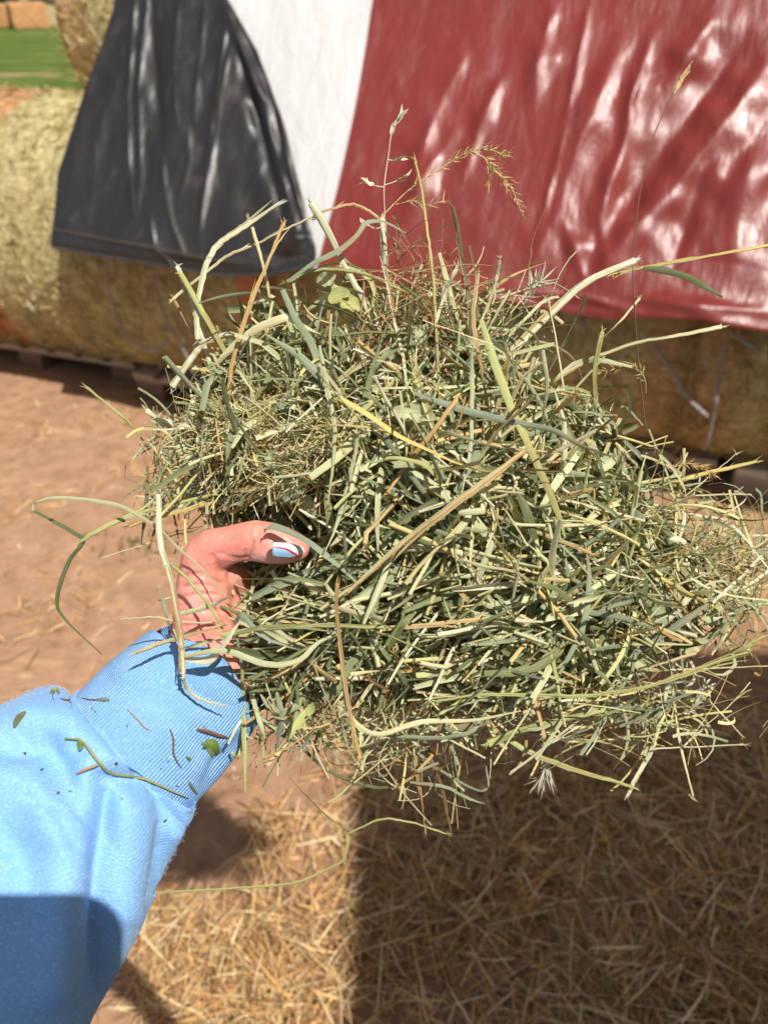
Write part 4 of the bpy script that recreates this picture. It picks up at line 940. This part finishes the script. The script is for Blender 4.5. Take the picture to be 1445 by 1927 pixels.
# sleeve: rings along the forearm
def ring_surface(ctrl, nt_, na, tip0=True):
    c = np.array([list(pix(u, v, z)) + [r*z/FPX] for u, v, z, r in ctrl]); c = crom(c, nt_)
    P, Rr = c[:, :3], c[:, 3]; T = nrm(np.gradient(P, axis=0)); S = nrm(np.cross(T, FW)); B = np.cross(S, T)
    th = np.arange(na)*2*np.pi/na
    Nn = np.cos(th)[None, :, None]*S[:, None] + np.sin(th)[None, :, None]*B[:, None]
    return P, Rr, Nn, th
def px_ridge(X, Nn, ridges, O):
    px, dep = to_pix(X); face = np.clip(-(Nn*nrm(X - CAM)).sum(-1)*3, 0, 1)
    for amp, wid, pts in ridges:
        d = pldist(px[..., 0], px[..., 1], np.array(pts, float)); O = O + amp*np.exp(-(d/wid)**2)*face
    return O
# fleece fabric
def fleece(name, rib=False):
    m, n, p, out = new_mat(name); uv = tc(n, 'UV')
    sep = N_(n, 'ShaderNodeSeparateXYZ'); n.links.new(uv, sep.inputs[0])
    if rib: ph = math_(n, 'MULTIPLY', sep.outputs[0], 2*math.pi*130)
    else: ph = math_(n, 'ADD', math_(n, 'MULTIPLY', sep.outputs[0], 2*math.pi*165), math_(n, 'MULTIPLY', sep.outputs[1], 2*math.pi*260))
    wv = math_(n, 'SINE', ph)
    w2 = math_(n, 'SINE', math_(n, 'SUBTRACT', math_(n, 'MULTIPLY', sep.outputs[1], 2*math.pi*(620 if rib else 420)), math_(n, 'MULTIPLY', sep.outputs[0], 2*math.pi*90)))
    h = math_(n, 'ADD', wv, math_(n, 'MULTIPLY', w2, .10 if rib else .30))
    fz = noise(n, tc(n), 700, 3, .7); mo = noise(n, tc(n), 30, 4, .6)
    c = ramp(n, mo.outputs[0], [(.3, (.19, .40, .71)), (.7, (.225, .44, .75))])
    c = mix(n, ramp(n, wv, [(0, (.22 if rib else .10,)*3), (.6, (0,)*3)]), c, (.15, .33, .66))
    c = mix(n, ramp(n, fz.outputs[0], [(.52, (0,)*3), (.72, (.6,)*3)]), c, (.50, .68, .88))
    c = mix(n, ramp(n, noise(n, mapping(n, tc(n), (1, 1, 1), loc=(3, 1, 2)), 520, 3, .7).outputs[0], [(.54, (0,)*3), (.74, (.45,)*3)]), c, (.13, .31, .62))
    n.links.new(c, p.inputs['Base Color']); p.inputs['Roughness'].default_value = .95; p.inputs['Specular IOR Level'].default_value = .06
    p.inputs['Sheen Weight'].default_value = .15; p.inputs['Sheen Roughness'].default_value = .5; p.inputs['Sheen Tint'].default_value = (.8, .9, 1, 1)
    b1 = bump(n, p, h, .55 if rib else .16, .0007 if rib else .0004)
    bump(n, p, fz.outputs[0], .5, .0006, b1)
    return m
M_fl, M_rib = fleece('blue_fleece'), fleece('blue_ribbed_knit', True)
def make_sleeve():
    # the ribbed cuff
    ctrl = [(388, 1266, .425, 114), (379, 1276, .425, 123), (318, 1340, .421, 135), (262, 1398, .417, 138), (238, 1422, .415, 140)]
    P, Rr, Nn, th = ring_surface(ctrl, 22, 300)
    K = len(P); O = np.repeat(Rr[:, None], len(th), 1)*(1 + .10*np.cos(2*th)[None])
    O *= 1 + .03*np.sin(3*th + 1)[None]
    X = P[:, None] + Nn*O[..., None]
    O = px_ridge(X, Nn, [(-.004, 16, [(455, 1405), (420, 1440), (395, 1480)]), (.002, 30, [(230, 1290), (330, 1380)]), (-.002, 22, [(190, 1275), (300, 1345), (400, 1440)])], O)
    O[:3] -= np.array([.005, .002, .0005])[:, None]
    X = P[:, None] + Nn*O[..., None]
    near = np.clip(-(Nn*nrm(X - CAM)).sum(-1), -.3, 1); Tc = nrm(np.gradient(P, axis=0))
    X = X - Tc[:, None]*(near*.021*np.exp(-np.arange(K)/26.)[:, None])[..., None]
    # turned-in inner layer
    inn = P[:1, None] + Nn[:1]*(O[:1] - .003)[..., None] - (P[0] - P[6])*.0
    X = np.concatenate([X[6:7] - Nn[6:7]*.006, X[:1] - Nn[:1]*.003, X]); L = np.concatenate([[0, .01], .01 + np.concatenate([[0], np.cumsum(np.linalg.norm(np.diff(P, axis=0), axis=1))])])
    a = Acc(); uv = np.stack(np.broadcast_arrays((th/2/np.pi)[None], L[:, None]), -1)
    def close(X, uv):
        return np.concatenate([X, X[:, :1]], 1), np.concatenate([uv, uv[:, :1] + [1, 0]], 1)
    X, uv = close(X, uv); a.add(X, grid_faces(*X.shape[:2]), uv=uv)
    cuff = a.build('cuff', M_rib)
    # the body of the sleeve, bunched over the cuff seam
    ctrl = [(262, 1398, .417, 132), (246, 1412, .416, 140), (236, 1424, .415, 152), (212, 1444, .412, 186), (165, 1482, .408, 206), (112, 1532, .402, 222), (50, 1615, .395, 240), (-25, 1735, .382, 250), (-95, 1880, .365, 252), (-160, 2070, .345, 255), (-215, 2300, .325, 262)]
    P, Rr, Nn, th = ring_surface(ctrl, 26, 320)
    O = np.repeat(Rr[:, None], len(th), 1)*(1 + .06*np.cos(2*th + .5)[None])
    tt = np.arange(len(P))[:, None]
    O = O*(1 + .012*np.sin(tt*.07 + 2*np.sin(th)[None]*1.5) + .010*np.sin(4*th[None] + tt*.05))
    X = P[:, None] + Nn*O[..., None]
    RG = [(-.008, 20, [(196, 1462), (250, 1470), (298, 1503), (312, 1545), (306, 1593), (300, 1640), (290, 1690)]), (.007, 34, [(210, 1425), (270, 1440), (330, 1500), (345, 1560)]),
          (-.008, 20, [(200, 1500), (192, 1560), (184, 1634), (181, 1702), (190, 1800), (200, 1900)]), (.007, 44, [(240, 1530), (245, 1620), (235, 1700)]),
          (.009, 50, [(130, 1520), (125, 1620), (110, 1720), (90, 1850)]), (-.006, 30, [(20, 1412), (85, 1408), (112, 1450), (130, 1500)]),
          (.006, 38, [(60, 1350), (120, 1360), (170, 1400), (180, 1450)]), (.005, 42, [(0, 1460), (60, 1480), (90, 1540)]), (-.004, 34, [(-10, 1560), (40, 1620), (60, 1720)]),
          (-.0022, 13, [(150, 1410), (200, 1432), (250, 1450), (300, 1490)]), (-.0018, 12, [(60, 1500), (110, 1520), (140, 1580)]),
          (.0022, 7, [(140, 1316), (196, 1344), (243, 1378), (280, 1412), (318, 1460), (342, 1506)]), (-.003, 8, [(149, 1316), (202, 1340), (250, 1372), (290, 1408), (331, 1456), (352, 1500)])]
    O = px_ridge(X, Nn, RG, O); X = P[:, None] + Nn*O[..., None]
    L = np.concatenate([[0], np.cumsum(np.linalg.norm(np.diff(P, axis=0), axis=1))])
    uv = np.stack(np.broadcast_arrays((th/2/np.pi)[None], L[:, None]), -1); X, uv = close(X, uv)
    a = Acc(); a.add(X, grid_faces(*X.shape[:2]), uv=uv)
    elbow = P[-1]
    sh = np.array([-.26, -.36, 1.40])
    sleeve_pts = X; sleeve_n = np.concatenate([Nn, Nn[:, :1]], 1)
    # rest of the sweatshirt: upper arm, shoulders, chest, right sleeve up to the wrist beside the phone
    ch = [[(elbow, .062), ((elbow + sh)/2, .068), (sh, .082)], [(sh, .085), ([-.10, -.42, 1.43], .10), ([.06, -.36, 1.40], .082)],
          [([-.10, -.42, 1.36], .15), ([-.10, -.43, 1.20], .16), ([-.10, -.43, .98], .165)], [([-.20, -.41, 1.30], .10), ([-.17, -.43, .98], .13)], [([.0, -.41, 1.30], .10), ([-.03, -.43, .98], .13)],
          [([.06, -.36, 1.40], .08), ([.22, -.28, 1.22], .062), ([.30, -.20, 1.20], .056)], [([.30, -.20, 1.20], .056), ([.15, -.13, 1.36], .042)]]
    V, _, F4, F3 = blob_mesh(ch, .012, 6)
    a.add(V, F4, uv=V[:, :2]*2)
    if len(F3): a.F.append(F3 + a.n - len(V))
    sw = a.build('sweatshirt', M_fl); keep(sw, person)
    cuff.parent = sw; cuff.matrix_parent_inverse = sw.matrix_parent_inverse @ Matrix.Identity(4)
    sw.matrix_parent_inverse = Matrix.Translation(person.location).inverted(); cuff.matrix_parent_inverse = Matrix.Identity(4)
    # fuzz on the fleece
    n = 9000; k = rng.integers(20, sleeve_pts.shape[0] - 40, n); j = rng.integers(0, sleeve_pts.shape[1], n)
    p = sleeve_pts[k, j] + rng.normal(0, .0006, (n, 3)); nn = sleeve_n[k, j]; d = nrm(nn + rng.normal(0, .9, (n, 3)))
    Q = paths(p, d, rng.uniform(.001, .0028, n), 4, 1.5, 0); b = Acc()
    b.add(*strands(Q, np.full((n, 4), .00004), rand_dirs(n), 'blade', np.tile([.45, .66, .9], (n, 1))))
    fz = b.build('fuzz', M_fuzz, sw); fz['kind'] = 'stuff'
    return X
M_fuzz, _n, _p, _o = new_mat('fleece_fuzz'); _p.inputs['Base Color'].default_value = (.40, .62, .88, 1); _p.inputs['Roughness'].default_value = .8
SLV = make_sleeve()

def skin_mat():
    m, n, p, out = new_mat('skin'); o = tc(n)
    a = noise(n, o, 38, 4, .6); f = noise(n, o, 260, 4, .65); f2 = N_(n, 'ShaderNodeTexVoronoi', feature='DISTANCE_TO_EDGE'); f2.inputs['Scale'].default_value = 620; n.links.new(o, f2.inputs['Vector'])
    c = ramp(n, a.outputs[0], [(.3, (.68, .235, .175)), (.55, (.74, .30, .235)), (.75, (.78, .37, .30))])
    c = mix(n, ramp(n, f.outputs[0], [(.45, (0,)*3), (.75, (.35,)*3)]), c, (.60, .20, .14))
    big = noise(n, o, 22, 3, .6); c = mix(n, ramp(n, big.outputs[0], [(.42, (0,)*3), (.62, (.55,)*3)]), c, (.66, .18, .14))
    c = mix(n, ramp(n, noise(n, mapping(n, o, (1, 1, 1), loc=(4, 2, 1)), 30, 3, .6).outputs[0], [(.5, (0,)*3), (.7, (.6,)*3)]), c, (.80, .46, .36))
    c = mix(n, ramp(n, noise(n, o, 420, 3, .7).outputs[0], [(.55, (0,)*3), (.75, (.45,)*3)]), c, (.84, .52, .43))
    n.links.new(c, p.inputs['Base Color']); p.inputs['Roughness'].default_value = .40; p.inputs['Specular IOR Level'].default_value = .45
    p.inputs['Subsurface Weight'].default_value = .18; p.inputs['Subsurface Radius'].default_value = (1, .35, .2); p.inputs['Subsurface Scale'].default_value = .004
    b = bump(n, p, f.outputs[0], .5, .0010); bump(n, p, f2.outputs[0], .4, .0005, b); return m
M_skin = skin_mat()
def make_hand():
    W = [g(330, 1345, .425, 92), g(392, 1262, .428, 92)]
    ch = [W,
      [g(392, 1262, .428, 88), g(385, 1190, .424, 62), g(381, 1118, .417, 54), g(386, 1050, .409, 45)],                     # thenar side
      [g(400, 1240, .445, 70), g(420, 1170, .446, 56), g(440, 1110, .446, 40)],
      [g(400, 1262, .44, 85), g(470, 1220, .462, 62)], [g(395, 1200, .435, 62), g(450, 1170, .455, 52)],
      [g(386, 1050, .409, 44.5), g(404, 1034, .407, 42), g(440, 1023, .404, 37.5), g(478, 1017, .401, 40), g(508, 1022, .399, 41), g(538, 1027, .398, 36), g(558, 1030, .398, 27)],   # thumb
      [g(386, 1050, .412, 40), g(418, 1082, .420, 36), g(455, 1095, .440, 32)], [g(392, 1090, .420, 46), g(425, 1112, .434, 40), g(470, 1130, .452, 36)], [g(392, 1150, .424, 50), g(430, 1165, .438, 44), g(475, 1180, .455, 40)]]                                             # web to index
    # four fingers behind the hay, from the knuckles, bent round it from below and behind
    kn = [(520, 1085, .474), (535, 1135, .484), (530, 1185, .486), (515, 1230, .480)]
    ln = [(.043, .026, .021), (.047, .030, .022), (.044, .028, .021), (.035, .021, .019)]; rr = [(31, 27, 24, 20), (32, 28, 25, 21), (30, 27, 24, 20), (27, 24, 21, 18)]
    for i, (u, v, z) in enumerate(kn):
        k0 = pix(u, v, z); ch.append([g(400, 1225 + i*10, .447, 55), (k0, 34*z/FPX)])
        d0 = nrm(RT*1.0 + UP*(.28 - .13*i) + FW*.35); d1 = nrm(RT*1.0 + UP*(.2 - .1*i) - FW*.15); d2 = nrm(RT*.75 + UP*(.1 - .05*i) - FW*.75)
        a = k0 + d0*ln[i][0]; b = a + d1*ln[i][1]; c = b + d2*ln[i][2]; q = [x*.45/FPX for x in rr[i]]
        ch.append([(k0, q[0]), ((k0 + a)/2, q[0]*.93), (a, q[1]), ((a + b)/2, q[1]*.93), (b, q[2]), ((b + c)/2, q[2]*.95), (c, q[3])])
    V, Nn, F4, F3 = blob_mesh(ch, .0011, 7)
    # creases and wrinkles
    O = np.zeros(len(V)); px_ = lambda amp, w_, pts: (amp, w_, pts)
    O = px_ridge(V, Nn, [px_(-0.00240, 4.3, [(466, 1056), (470, 1035), (474, 1020)]), px_(-0.00120, 4.2, [(458, 1058), (462, 1040)]), px_(-0.00150, 4.2, [(481, 984), (486, 996), (484, 1008)]), px_(-0.00105, 4.2, [(492, 986), (494, 1000)]),
        px_(-0.00150, 5.4, [(400, 1048), (408, 1062), (414, 1078)]), px_(-0.00135, 4.3, [(340, 1085), (375, 1080), (415, 1098)]), px_(-0.00135, 4.3, [(345, 1125), (375, 1118), (410, 1120)]), px_(-0.00150, 4.3, [(350, 1155), (385, 1150), (420, 1150)]),
        px_(-0.00135, 4.2, [(348, 1105), (380, 1100), (412, 1108)]), px_(-0.00090, 4.2, [(410, 1040), (440, 1050), (462, 1052)]), px_(-0.00090, 4.2, [(370, 1060), (385, 1075), (395, 1100)]), px_(-0.00165, 4.7, [(350, 1180), (385, 1176), (420, 1180)]),
        px_(.0012, 8, [(486, 990), (482, 1005)]), px_(-0.00090, 4.7, [(522, 1014), (519, 1024), (523, 1036)])], O)
    V = V + Nn*O[:, None]*.7
    a = Acc(); a.add(V, F4)
    if len(F3): a.F.append(F3)
    # neck and head, right hand, legs: the rest of the body
    H = np.array([-.02, -.36, 1.66])
    hd = [[([-.08, -.42, 1.45], .062), (H + [0, -.02, -.10], .058)], [(H + [0, -.03, .02], .088), (H + [0, -.05, .04], .086)], [(H + [0, .0, .0], .075), (H + [0, .03, -.07], .045)], [(H + [0, .075, -.01], .012), (H + [0, .085, -.03], .014)],
          [(H + [0, .075, -.055], .014), (H + [0, .06, -.085], .026)], [(H + [.078, -.03, .0], .014), (H + [.078, -.03, -.03], .010)], [(H + [-.078, -.03, .0], .014), (H + [-.078, -.03, -.03], .010)],
          [([-.20, -.43, .95], .10), ([-.20, -.40, .50], .06), ([-.21, -.44, .10], .04), ([-.21, -.35, .05], .04)], [([.0, -.43, .95], .10), ([.0, -.40, .50], .06), ([.01, -.44, .10], .04), ([.01, -.35, .05], .04)], [([-.10, -.43, 1.4], .1), ([-.10, -.43, .95], .12)],
          [([.17, -.14, 1.34], .026), ([.075, -.06, 1.45], .024), ([.045, -.045, 1.50], .030)]]
    V2, _, F4b, F3b = blob_mesh(hd, .008, 3)
    n0 = a.n; a.add(V2, F4b)
    if len(F3b): a.F.append(F3b + n0)
    # right hand's fingers round the phone's edge
    fg = []
    for i in range(4):
        zz = 1.475 + .020*i; fg.append([([.05, -.045, zz], .010), ([.042, -.012 - .012*i*0, zz + .002], .0085), ([.018, -.012, zz + .001], .0075)])
    fg.append([([.05, -.05, 1.48], .012), ([.03, -.060, 1.53], .010), ([.0, -.058, 1.55], .008)])
    V3, _, F4c, F3c = blob_mesh([[(np.array(p) + [0, -.012, -.005], r) for p, r in c] for c in fg], .002, 3)
    n0 = a.n; a.add(V3, F4c)
    if len(F3c): a.F.append(F3c + n0)
    body = keep(a.build('body', M_skin), person)
    # nails
    M_n, n, p, out = new_mat('striped_nail_varnish'); uv = tc(n, 'UV'); sep = N_(n, 'ShaderNodeSeparateXYZ'); n.links.new(uv, sep.inputs[0])
    f = math_(n, 'ADD', sep.outputs[1], math_(n, 'MULTIPLY', math_(n, 'MULTIPLY', sep.outputs[0], sep.outputs[0]), .70))
    c = ramp(n, f, [(0, (.33, .60, .86)), (.36, (.55, .03, .07)), (.45, (.80, .80, .82))]); c.node.color_ramp.interpolation = 'CONSTANT'
    e = ramp(n, sep.outputs[1], [(0, (0, 0, 0)), (.93, (1, 1, 1))]); e.node.color_ramp.interpolation = 'CONSTANT'
    c = mix(n, e, c, (.55, .03, .07))
    n.links.new(c, p.inputs['Base Color']); p.inputs['Roughness'].default_value = .12; p.inputs['Coat Weight'].default_value = .6; p.inputs['Coat Roughness'].default_value = .05
    ax0, ax1 = pix(522, 1024, .3735), pix(582, 1031, .3860)
    T = nrm(ax1 - ax0); out_ = nrm(-FW*.93 + UP*.34); S = nrm(np.cross(T, out_)); out_ = np.cross(S, T)
    if S @ UP < 0: S = -S
    K, M = 26, 15; t = np.linspace(0, 1, K); q = np.linspace(-1, 1, M); L = np.linalg.norm(ax1 - ax0)
    wdt = .0039*np.interp(t, [0, .06, .16, .55, .8, .93, 1], [.55, .85, .98, 1, .72, .38, .08])
    X = ax0 + T*(t*L)[:, None, None] + S*(wdt[:, None]*q[None])[..., None] - out_*((.0048*q[None]**2*(wdt[:, None]/.0039)**2) + (.0028*(1 - t[:, None])**2 + .0035*t[:, None]**3))[..., None]
    top = X; bot = X - out_*.0006
    b = Acc(); uvv = np.stack(np.meshgrid(t, (q + 1)/2, indexing='ij'), -1)
    b.add(top, grid_faces(K, M), uv=uvv); b.add(bot, grid_faces(K, M)[:, ::-1], uv=uvv)
    nl = b.build('thumbnail', M_n); nl.parent = body
    nl['label'] = 'pointed thumbnail painted white, red and light blue'
    # jeans, hair and shoes of the body behind the camera
    V, _, f4, f3 = blob_mesh([[([-.10, -.43, .98], .13), ([-.10, -.43, .92], .14)], [([-.20, -.43, .92], .115), ([-.20, -.40, .50], .078), ([-.21, -.44, .10], .062)], [([.0, -.43, .92], .115), ([.0, -.40, .50], .078), ([.01, -.44, .10], .062)]], .012, 4)
    c = Acc(); c.add(V, f4); 
    if len(f3): c.F.append(f3)
    keep(c.build('jeans', plain_mat('denim', (.06, .09, .17), .8, 200, .2, .3, .001)), person)
    for sx in (-.21, .01):
        V, _, f4, f3 = blob_mesh([[([sx, -.46, .055], .048), ([sx, -.33, .05], .045), ([sx, -.27, .045], .038)]], .006, 4); V[:, 2] = np.maximum(V[:, 2], .008)
        c = Acc(); c.add(V, f4)
        if len(f3): c.F.append(f3)
        keep(c.build('shoe', plain_mat('brown_leather', (.16, .09, .05), .5, 60, .2)), person)
    V, _, f4, f3 = blob_mesh([[(H + [0, -.045, .03], .097), (H + [0, -.07, -.03], .085), (H + [0, -.085, -.16], .06), (H + [0, -.09, -.26], .04)]], .006, 4)
    c = Acc(); c.add(V, f4)
    if len(f3): c.F.append(f3)
    keep(c.build('hair', plain_mat('brown_hair', (.12, .07, .04), .5, 90, .3, .5)), person)
make_hand()

# the phone whose camera took the picture; it shades the near part of the sleeve
def phone():
    M_ph = plain_mat('dark_glass', (.03, .03, .035), .15, 30, .05, 0)
    K = 40; th = np.arange(K)*2*np.pi/K; hw, hh, rr = .0375, .0745, .020
    ex = np.sign(np.cos(th))*(hw - rr) + rr*np.cos(th); ey = np.sign(np.sin(th))*(hh - rr) + rr*np.sin(th)
    c0 = np.array([.0135 - .0375, .0165 - .0745])      # lens sits near one upper corner
    a = Acc(); lay = []
    for dz, sc in ((-.002, .0), (-.002, .94), (-.003, 1), (-.0095, 1), (-.0105, .94), (-.0105, 0)):
        lay.append(CAM + RT*(c0[0] + ex*sc)[:, None] + UP*(c0[1] + ey*sc)[:, None] + FW*dz)
    a.add(np.stack(lay), grid_faces(6, K, True)); o = a.build('shell', M_ph)
    root = empty('phone', CAM - FW*.006, 'dark phone held up at the camera position, its back to the hay', 'phone'); keep(o, root)
phone()

# ------------------------------------------------------------------ scraps of hay on the sleeve
from mathutils.bvhtree import BVHTree
def sleeve_hit():
    objs = [o for o in bpy.data.objects if o.name.startswith(('cuff', 'sweatshirt'))]; tr = []
    for o in objs:
        vs_ = [v.co.copy() for v in o.data.vertices]; ps = [tuple(p.vertices) for p in o.data.polygons]; tr.append(BVHTree.FromPolygons(vs_, ps))
    def f(u, v, lift=.001):
        d = nrm(pix(u, v, 1.0) - CAM); best = None
        for t in tr:
            h = t.ray_cast(Vector(CAM + d*.05), Vector(d))
            if h[0] is not None and (best is None or h[3] < best[3]): best = h
        if best is None: return pix(u, v, .41)
        return np.array(best[0]) - d*lift
    return f
HIT = sleeve_hit()
def scrap(name, strands_, label, cat='hay scrap', lift=.0012):
    """strands_: list of (pixels, width px, kind, colour)"""
    a = Acc(); first = None
    for pts, w_, kind, key in strands_:
        p = (kinky(pts, 5) if kind == 'tube' else crom(np.array(pts, float), 5)); P = np.array([HIT(u, v, lift + w_*.00012) for u, v in p]); K = len(P)
        P = P + np.cumsum(rng.normal(0, .00004, P.shape), 0); first = P[0] if first is None else first
        W = w_*.5*.41/FPX*np.interp(np.linspace(0, 1, K), [0, .3, .8, 1], [.5, 1, .9, .3])
        if kind == 'leaf': W = w_*.5*.41/FPX*np.sin(np.pi*np.linspace(.05, .95, K))**.7; kk = 'blade'
        else: kk = kind
        T = nrm(P[-1] - P[0]); a.add(*strands(P[None], W[None], nrm(np.cross(FW, T))[None], kk, np.tile(KEY[key], (1, 1))*rng.uniform(.85, 1.1), None, .35, 7))
    o = a.build(name, M_hay); return tag(o, label, cat)
KEY['gr'] = lin((120, 150, 62)); KEY['br'] = lin((134, 92, 72)); KEY['ol'] = lin((120, 116, 70))
scrap('bent_grass', [([(122, 1389), (155, 1391), (180, 1425), (208, 1457), (270, 1464), (315, 1484), (357, 1503)], 5.5, 'tube', 'yg'), ([(148, 1392), (150, 1402), (150, 1412)], 11, 'leaf', 'gr'), ([(143, 1456), (165, 1446), (186, 1438)], 5, 'blade', 'r')],
      'long bent yellow-green grass stem with a tiny leaf lying across the blue sleeve', lift=.003)
scrap('crumpled_leaf', [([(384, 1408), (398, 1402), (412, 1418)], 22, 'leaf', 'gr'), ([(382, 1395), (396, 1410), (402, 1426)], 16, 'leaf', 'yg')], 'crumpled green leaf on the ribbed cuff', 'leaf')
scrap('broken_twig', [([(372, 1372), (390, 1376), (410, 1382), (430, 1387)], 8, 'tube', 'br'), ([(372, 1376), (384, 1372), (382, 1366)], 4, 'blade', 'r')], 'short brown broken twig on the ribbed cuff above the crumpled leaf', 'twig')
scrap('leaf_scrap', [([(26, 1369), (34, 1352), (48, 1338)], 11, 'leaf', 'ol')], 'olive leaf scrap standing on the sleeve at the left frame edge', 'leaf')
scrap('clover_head', [([(95, 1303), (104, 1299), (112, 1302)], 10, 'leaf', 'yg'), ([(100, 1306), (106, 1299), (110, 1306)], 8, 'leaf', 'g'), ([(100, 1300), (99, 1312), (101, 1318)], 2, 'blade', 'br')], 'small pale green flower head on the upper rim of the sleeve', 'flower head', .004)
scrap('seed_scrap', [([(114, 1314), (126, 1318), (135, 1316)], 5, 'leaf', 'br'), ([(128, 1316), (135, 1324), (132, 1334)], 2, 'blade', 'br')], 'tiny reddish brown seed scrap near the top of the sleeve')
scrap('leaf_scrap', [([(182, 1316), (194, 1317), (206, 1317)], 7, 'leaf', 'gg'), ([(155, 1314), (170, 1317), (186, 1317)], 2.5, 'blade', 'br')], 'thin grey-green leaf scrap beside the cuff seam at the top of the sleeve')
scrap('curled_fibre', [([(321, 1372), (327, 1392), (326, 1412), (330, 1428), (341, 1446)], 3.5, 'blade', 'br')], 'thin curved brown fibre beside the cuff seam')
scrap('white_fibre', [([(240, 1334), (258, 1352), (272, 1368), (283, 1374)], 2.5, 'blade', 'r')], 'pale straight fibre crossing the cuff seam')
scrap('leaf_scrap', [([(352, 1424), (356, 1429), (359, 1432)], 7, 'leaf', 'gr')], 'very small green leaf scrap left of the crumpled leaf on the cuff')
scrap('grass_scrap', [([(356, 1472), (362, 1484), (372, 1496)], 7, 'leaf', 'gg')], 'small grey-green scrap at the lower end of the cuff seam')
for u, v, lb in ((47, 1417, 'tiny brown crumb on the left part of the sleeve'), (110, 1492, 'dark crumb of chaff below the bent grass stem'), (220, 1435, 'tiny reddish crumb just above the bent grass stem'), (80, 1447, 'pale crumb of chaff left of the bent grass stem'), (312, 1543, 'small brown crumb in the fold near the lower sleeve edge')):
    scrap('chaff_crumb', [([(u - 3, v), (u, v + 2), (u + 3, v - 1)], 5, 'leaf', 'br')], lb, 'chaff')
# a dusting of chaff caught along the seam and in the folds
for k in range(16):
    t = rng.random(); sm_ = np.array([(160, 1330), (205, 1352), (255, 1388), (300, 1428), (338, 1475), (352, 1500)]); q_ = sm_[min(int(t*5), 4)] + rng.normal(0, 14, 2)
    if k > 9: q_ = np.array([rng.uniform(20, 330), rng.uniform(1390, 1560)])
    u, v = q_; L_ = rng.uniform(2, 5); an = rng.uniform(0, 6.28)
    a = Acc(); P = np.array([HIT(u + L_*math.cos(an)*t_, v + L_*math.sin(an)*t_, .0009) for t_ in (-1, 0, 1)])
    a.add(*strands(P[None], np.array([[.3, 1, .3]])*.00035, rand_dirs(1), 'blade', np.array([KEY[('br', 'ol', 't', 'gr')[k % 4]]])))
    tag(a.build('chaff_crumb', M_hay), 'tiny speck of chaff caught on the blue fleece sleeve', 'chaff', 'specks of chaff on the sleeve')
